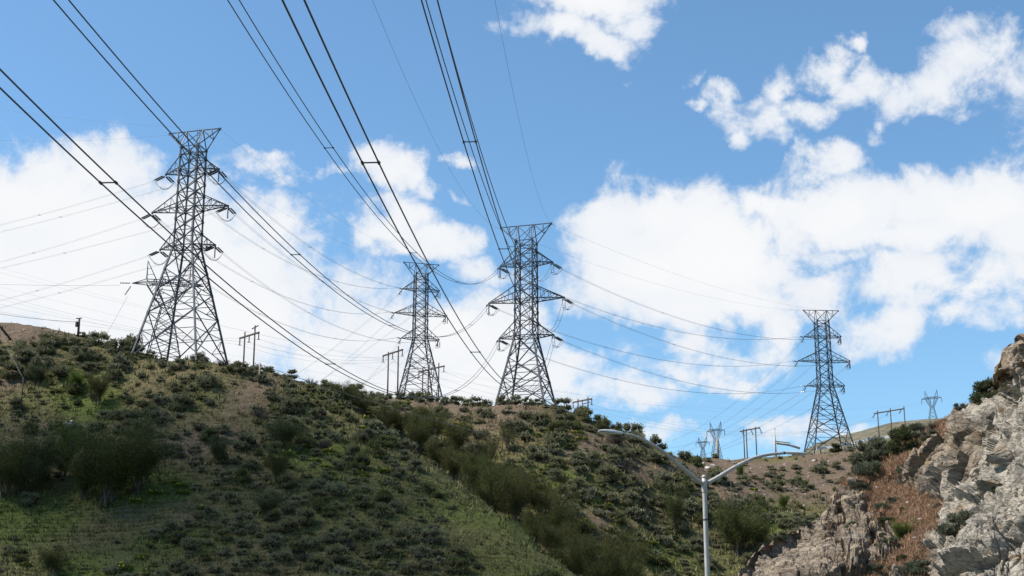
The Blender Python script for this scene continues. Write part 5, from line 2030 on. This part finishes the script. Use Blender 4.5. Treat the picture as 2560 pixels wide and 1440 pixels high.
# --- flowering balsamroot: low bright clumps with yellow heads
BAL = []
for k in range(4):
    rg = np.random.default_rng(500 + k)
    n = 150
    a = rg.uniform(0, 2 * np.pi, n)
    r = np.sqrt(rg.uniform(0, 1, n)) * 0.8
    c = np.stack([r * np.cos(a), r * np.sin(a), rg.uniform(0, 0.25, n)], -1)
    u = unit(np.stack([np.cos(a) * 0.7, np.sin(a) * 0.7, rg.uniform(0.3, 1.0, n)], -1))
    V1, F1 = cards(c, u, 0.5 * rg.uniform(.6, 1.2, n), 0.22 * rg.uniform(.7, 1.2, n), rg)
    nf = (14, 26, 8, 20)[k]
    a = rg.uniform(0, 2 * np.pi, nf)
    r = np.sqrt(rg.uniform(0, 1, nf)) * 0.85
    c = np.stack([r * np.cos(a), r * np.sin(a), rg.uniform(0.45, 0.75, nf)], -1)
    V2, F2 = cards(c, unit(rg.normal(size=(nf, 3)) * [1, 1, .4]), np.full(nf, 0.24), np.full(nf, 0.22), rg)
    me = np_mesh('balsamroot', np.vstack([V1, V2]), np.vstack([F1, F2 + len(V1)]), {'tint': ('FLOAT', np.concatenate([np.repeat(rg.uniform(0, 1, n), 4), np.ones(nf * 4)]))}, mat_idx=np.r_[np.zeros(n), np.ones(nf)])
    me.materials.append(M['green'])
    me.materials.append(M['flower'])
    BAL.append(me)
BZ = [(1160, 1070, 45, 14, 8, 'on the tan slope below the small distant tower'), (960, 1010, 40, 10, 5, 'on the ridge by the second h-frame'), (1000, 1040, 60, 14, 7, 'on the ochre bank left of the distant tower foot'), (780, 1140, 60, 30, 10, 'on the spur above the lone feathery willow'), (760, 1190, 60, 25, 8, 'right of the lone feathery willow'), (900, 1150, 50, 25, 6, 'near the spur edge'),
      (1370, 1090, 60, 15, 6, 'right of the centre tower slope'), (1350, 1160, 80, 25, 8, 'under the dark cable in the middle slope'), (1440, 1250, 90, 30, 10, 'in the middle slope flower patch'), (1540, 1310, 90, 35, 12, 'left of the lamp pole flower patch'), (1660, 1175, 50, 20, 6, 'under the left lamp arm'), (1850, 1275, 50, 18, 7, 'right of the lamp pole'), (1330, 1270, 60, 30, 6, 'on the far gully bank'), (420, 1230, 70, 30, 6, 'right of the big dome-shaped willow'), (280, 1415, 80, 15, 6, 'at the bottom left meadow')]
for (px, py, sx, sy, n, pl) in BZ:
    for k in range(n):
        p = cast(px + rng.normal() * sx, py + rng.normal() * sy)[0]
        if np.isnan(p[0]):
            continue
        o = bpy.data.objects.new('balsamroot', BAL[k % 4])
        o.location = tuple(p - [0, 0, 0.05])
        sc = rng.uniform(0.45, 0.95)
        o.scale = (sc, sc, sc * rng.uniform(.7, 1.0))
        o.rotation_euler = (0, 0, rng.uniform(0, 6.28))
        tag(o, ('large ' if sc > 0.7 else 'small ') + 'bright green yellow-flowered clump ' + pl, 'flower clump', 'flowering clumps ' + pl)
        col.objects.link(o)

# --- loose boulders
BOL = []
for k in range(5):
    rg = np.random.default_rng(700 + k)
    import bmesh
    bm = bmesh.new()
    bmesh.ops.create_icosphere(bm, subdivisions=3, radius=1.0)
    Vb = np.array([v.co[:] for v in bm.verts])
    for _c in range(12):
        nrm = unit(rg.normal(size=3))
        dd = rg.uniform(0.5, 0.85)
        ov = np.maximum(Vb @ nrm - dd, 0)
        Vb = Vb - ov[:, None] * nrm
    Vb = Vb * [1, rg.uniform(.6, .9), rg.uniform(.45, .7)] + fbm(Vb * 2.5, 3, 700 + k)[:, None] * 0.12
    for v, c_ in zip(bm.verts, Vb):
        v.co = c_
    me = bpy.data.meshes.new('boulder')
    bm.to_mesh(me)
    bm.free()
    me.materials.append(None)
    BOL.append(me)
m, t, b, out = mat('pale_boulder_stone')
tc = t.add('ShaderNodeTexCoord')
n_ = t.noise(tc.outputs['Object'], 2.2, 7, 0.65)
t.l.new(t.mix(t.smooth(n_.outputs['Fac'], 0.35, 0.65), (0.28, 0.25, 0.22), (0.52, 0.47, 0.42)), b.inputs['Base Color'])
b.inputs['Roughness'].default_value = 0.9
t.l.new(t.add('ShaderNodeBump', ins={'Strength': 0.6, 'Height': n_.outputs['Fac']}).outputs[0], b.inputs['Normal'])
for me in BOL:
    me.materials[0] = m
BSP = [(1770, 1172, 26, 'on the brown slope just right of the lamp joint'), (1782, 1166, 16, 'on the brown slope just right of the lamp joint'), (1758, 1160, 12, 'at the skyline end of the brown slope'), (1835, 1160, 11, 'on the brown slope under the right lamp arm'), (1925, 1190, 14, 'midway on the brown slope'), (1945, 1197, 16, 'midway on the brown slope'), (2034, 1154, 14, 'below the concrete post'), (1900, 1230, 9, 'low on the brown slope'), (1880, 1215, 10, 'low on the brown slope'), (1990, 1225, 10, 'low on the brown slope'), (1960, 1250, 8, 'low on the brown slope'), (2010, 1265, 9, 'low on the brown slope'), (1820, 1190, 9, 'low on the brown slope'),
       (168, 1068, 26, 'on the left slope above the narrow green shrub'), (178, 1060, 16, 'on the left slope above the narrow green shrub'), (410, 1120, 14, 'on the gravel right of the big dome-shaped willow'), (402, 1098, 9, 'on the gravel right of the big dome-shaped willow'), (523, 1110, 9, 'on the gravelly slope mid-left'), (525, 958, 12, 'under the right legs of the left tower'), (958, 1245, 12, 'on the grassy band beside the gully'), (1270, 1170, 9, 'by the vase-shaped shrubs'), (80, 812, 9, 'on the scree hilltop'), (105, 822, 12, 'on the scree hilltop'), (122, 830, 9, 'on the scree hilltop'), (60, 828, 8, 'on the scree hilltop'), (140, 838, 10, 'on the scree hilltop'), (30, 835, 8, 'on the scree hilltop'), (95, 842, 9, 'on the scree hilltop'), (1245, 1215, 11, 'on the far gully bank'), (1238, 1250, 9, 'on the far gully bank')]
for k in range(60):
    BSP.append((rng.uniform(1780, 2130), rng.uniform(1150, 1280), rng.uniform(4, 9), 'scattered over the brown slope'))
for k, (px, py, w, pl) in enumerate(BSP):
    p = cast(px, py)[0]
    if np.isnan(p[0]):
        continue
    o = bpy.data.objects.new('boulder', BOL[k % 5])
    sc = w / FPX * p[1] / 2
    o.scale = (sc, sc, sc)
    o.location = tuple(p + [0, 0, sc * 0.15])
    o.rotation_euler = (0, 0, rng.uniform(0, 6.28))
    tag(o, ('large pale angular boulder ' if w > 13 else 'pale broken stone ') + pl, 'boulder', 'pale stones ' + pl)
    col.objects.link(o)

# --- bushes growing on the rock cliff (close to the camera, so finer)
NEAR = []
for k in range(4):
    V_, F_, T_, lob = sage_parts(900 + k, n_lobes=16, per=190, Lc=0.15, Wc=0.036, flat=(0.95, 1.15, 0.8, 1.0)[k], openness=0.30)
    cm = np_mesh('crown', V_, F_, {'tint': ('FLOAT', T_)})
    cm.materials.append(M['sage_near'])
    sm = stems_mesh('stems', lob * 0.95, 0.035, 900 + k)
    sm.materials.append(M['twig'])
    NEAR.append((cm, sm))
NEARD = []
for k in range(2):
    V_, F_, T_, lob = sage_parts(950 + k, n_lobes=18, per=200, Lc=0.17, Wc=0.045, flat=1.1, openness=0.30)
    cm = np_mesh('crown', V_, F_, {'tint': ('FLOAT', T_)})
    cm.materials.append(M['juniper'])
    sm = stems_mesh('stems', lob * 0.95, 0.035, 950 + k)
    sm.materials.append(M['twig'])
    NEARD.append((cm, sm))
RB = [  # centre x, foot y, width px, height factor, kind, label
    (2088, 1130, 36, 1.0, 'd', 'small dark green bush on the brown slope under the far right tower'),
    (2175, 1148, 115, 1.05, 's', 'large rounded sage bush behind the brow left of the grass slope'),
    (2262, 1128, 100, 1.15, 'd', 'large dark green bush on the brow of the orange grass slope'),
    (2295, 1095, 70, 1.1, 's', 'grey-green sage bush crowning the dark green one on the brow'),
    (2215, 1132, 70, 0.9, 's', 'smaller sage bush left of the large dark green one on the brow'),
    (2328, 1098, 52, 0.9, 's', 'low sage bush right of the brow bushes on the orange grass'),
    (2170, 1190, 90, 0.95, 's', 'wide sage bush hanging over the left outcrop brow'),
    (2150, 1222, 60, 0.8, 's', 'greyish bush at the foot of the wide sage on the left outcrop'),
    (2250, 1172, 40, 0.9, 'k', 'small blue-grey bush at the lip of the middle rock face'),
    (2345, 1118, 36, 0.9, 'k', 'small dark bush on the ledge above the middle rock face'),
    (2440, 1060, 34, 1.0, 'k', 'round dark bush on the upper edge of the rock face'),
    (2475, 1010, 96, 1.1, 'd', 'big dark green juniper-like bush against the top rock wall'),
    (2405, 1040, 24, 0.9, 'd', 'tiny dark shrub on the upper orange grass'),
    (2370, 1310, 110, 1.0, 's', 'big bushy sage in the middle of the cliff beside the grass chute'),
    (2250, 1345, 60, 1.0, 'g', 'fresh green bush low in the grass chute'),
    (2225, 1375, 60, 0.9, 's', 'grey sage beneath the fresh green bush'),
    (2295, 1430, 80, 1.0, 's', 'dense grey-green sage at the bottom of the grass chute'),
    (2195, 1440, 60, 0.9, 's', 'loose sage at the bottom edge of the outcrop'),
    (2262, 1275, 30, 0.7, 'k', 'small grey tuft in the middle of the orange grass bowl'),
    (2330, 1380, 55, 0.9, 'd', 'dark shaded bush under the big bushy sage'),
    (2180, 1325, 60, 0.8, 'x', 'tangle of dead branches on the left outcrop'),
    (2335, 1075, 50, 0.8, 'x', 'bare twiggy bush on the skyline of the orange grass slope'),
    (2395, 1020, 50, 0.9, 'x', 'bare dark twigs on the skyline below the juniper-like bush'),
    (2165, 1420, 44, 1.0, 'x', 'bare twig clump near the bottom of the outcrop'),
    (2010, 1308, 40, 0.8, 's', 'small grey bush on the top edge of the left outcrop'),
    (1935, 1318, 44, 0.8, 's', 'low grey bush behind the top edge of the left outcrop'),
    (2205, 1275, 50, 0.8, 's', 'small sage on the upper edge of the orange grass bowl'),
    (2130, 1300, 46, 0.7, 's', 'low dull bush in a crack of the left outcrop'),
    (2240, 1440, 56, 0.9, 'k', 'grey bush at the bottom left of the dense sage'),
    (2310, 1235, 44, 0.7, 'k', 'low grey bush under the middle rock face'),
    (2380, 1070, 30, 0.8, 's', 'tiny grey tuft halfway up the orange grass band'),
    (2215, 1310, 56, 0.8, 'd', 'dark shaded bush between the left outcrop and the grass bowl'),
    (2232, 1255, 44, 0.8, 's', 'grey-green bush low on the left side of the orange grass bowl'),
    (2290, 1212, 40, 0.8, 'd', 'dark green bush tucked under the left end of the middle rock face'),
    (2345, 1262, 46, 0.8, 's', 'sage bush at the right rim of the orange grass bowl'),
    (2255, 1398, 40, 0.8, 'd', 'small dark green bush low in the grass chute'),
    (2200, 1405, 48, 0.8, 's', 'sage bush on broken rock left of the grass chute'),
    (2470, 1215, 26, 0.9, 's', 'small sage growing in a crack of the pale rock'),
]
for k, (px, py, w, hf, kd, lab) in enumerate(RB):
    p = rock_pt(px, py) if not (px == 2088) else cast(px, py)[0]
    sc = w / FPX * p[1] / 2
    if kd == 'x':
        root = empty('dead_bush', p - [0, 0, 0.05], rng.uniform(0, 6.28))
        tag(root, lab, 'dead bush')
        o = bpy.data.objects.new('twigs', dead)
        o.parent = root
        o.scale = (sc, sc, sc * 1.1)
        col.objects.link(o)
        continue
    pair = {'s': NEAR[k % 4], 'k': NEAR[(k + 1) % 4], 'd': NEARD[k % 2], 'g': GRN}[kd]
    if kd == 'g':
        plant('leafy_shrub', pair, p - [0, 0, .1], sc * 2.2, 1.5, lab, 'shrub')
    else:
        r_ = plant('leafy_shrub' if kd == 'd' else 'sagebrush', pair, p - [0, 0, 0.12], sc, 1.0, lab, 'shrub')
        for ch in r_.children:
            ch.scale = (sc, sc, sc * hf)

for k, (px, py, w) in enumerate(((2240, 1225, 16), (2275, 1262, 12), (2300, 1300, 18), (2262, 1322, 10), (2285, 1345, 14), (2232, 1395, 12), (2300, 1400, 12), (2210, 1258, 12), (2320, 1262, 10), (2190, 1215, 14), (2310, 1110, 9), (2360, 1072, 9), (2300, 1085, 12), (2400, 1050, 8))):
    p = rock_pt(px, py)
    o = bpy.data.objects.new('boulder', BOL[k % 5])
    sc = w / FPX * p[1] / 2
    o.scale = (sc, sc, sc)
    o.location = tuple(p + [0, 0, sc * 0.2])
    o.rotation_euler = (0, 0, rng.uniform(0, 6.28))
    tag(o, ('fallen rock on the orange grass bowl of the cliff', 'stone poking out of the upper orange grass band')[px > 2295 and py < 1120], 'boulder', ('fallen rocks on the grass bowl', 'stones on the upper grass band')[px > 2295 and py < 1120])
    col.objects.link(o)

# --- dry orange grass on the ledges of the cliff
gi = np.argwhere((soft > 0.12 + 0.5 * rng.uniform(0, 1, soft.shape)) & (np.arange(nr)[:, None] >= 8))
pick = gi[rng.integers(0, len(gi), 34000)]
gp_ = Vg[pick[:, 0], pick[:, 1]]
n = len(gp_)
B = 4
c = np.repeat(gp_, B, 0) + rng.normal(0, 0.10, (n * B, 3)) * [1, 1, 0.3] - [0, 0, 0.04]
u = unit(rng.normal(0, 0.45, (n * B, 3)) + [0.1, 0, 1.0])
hh = np.repeat(np.exp(rng.normal(-1.95, 0.35, n)), B) * rng.uniform(.6, 1.2, n * B)
V_, F_ = cards(c, u, hh, hh * 0.14, rng, tri=True)
m, t, b, out = mat('dry_orange_grass')
a_t = t.add('ShaderNodeAttribute', attribute_name='tint').outputs['Fac']
t.l.new(t.mix(a_t, (0.17, 0.095, 0.054), (0.36, 0.22, 0.13)), b.inputs['Base Color'])
b.inputs['Roughness'].default_value = 0.85
b.inputs['Specular IOR Level'].default_value = 0.15
g2 = link_mesh('grass', np_mesh('grass', V_, F_, {'tint': ('FLOAT', np.repeat(rng.uniform(0, 1, n), B * 3))}), m)
tag(g2, 'dry orange-brown grass on the ledges of the rock cliff', 'grass', kind='stuff')
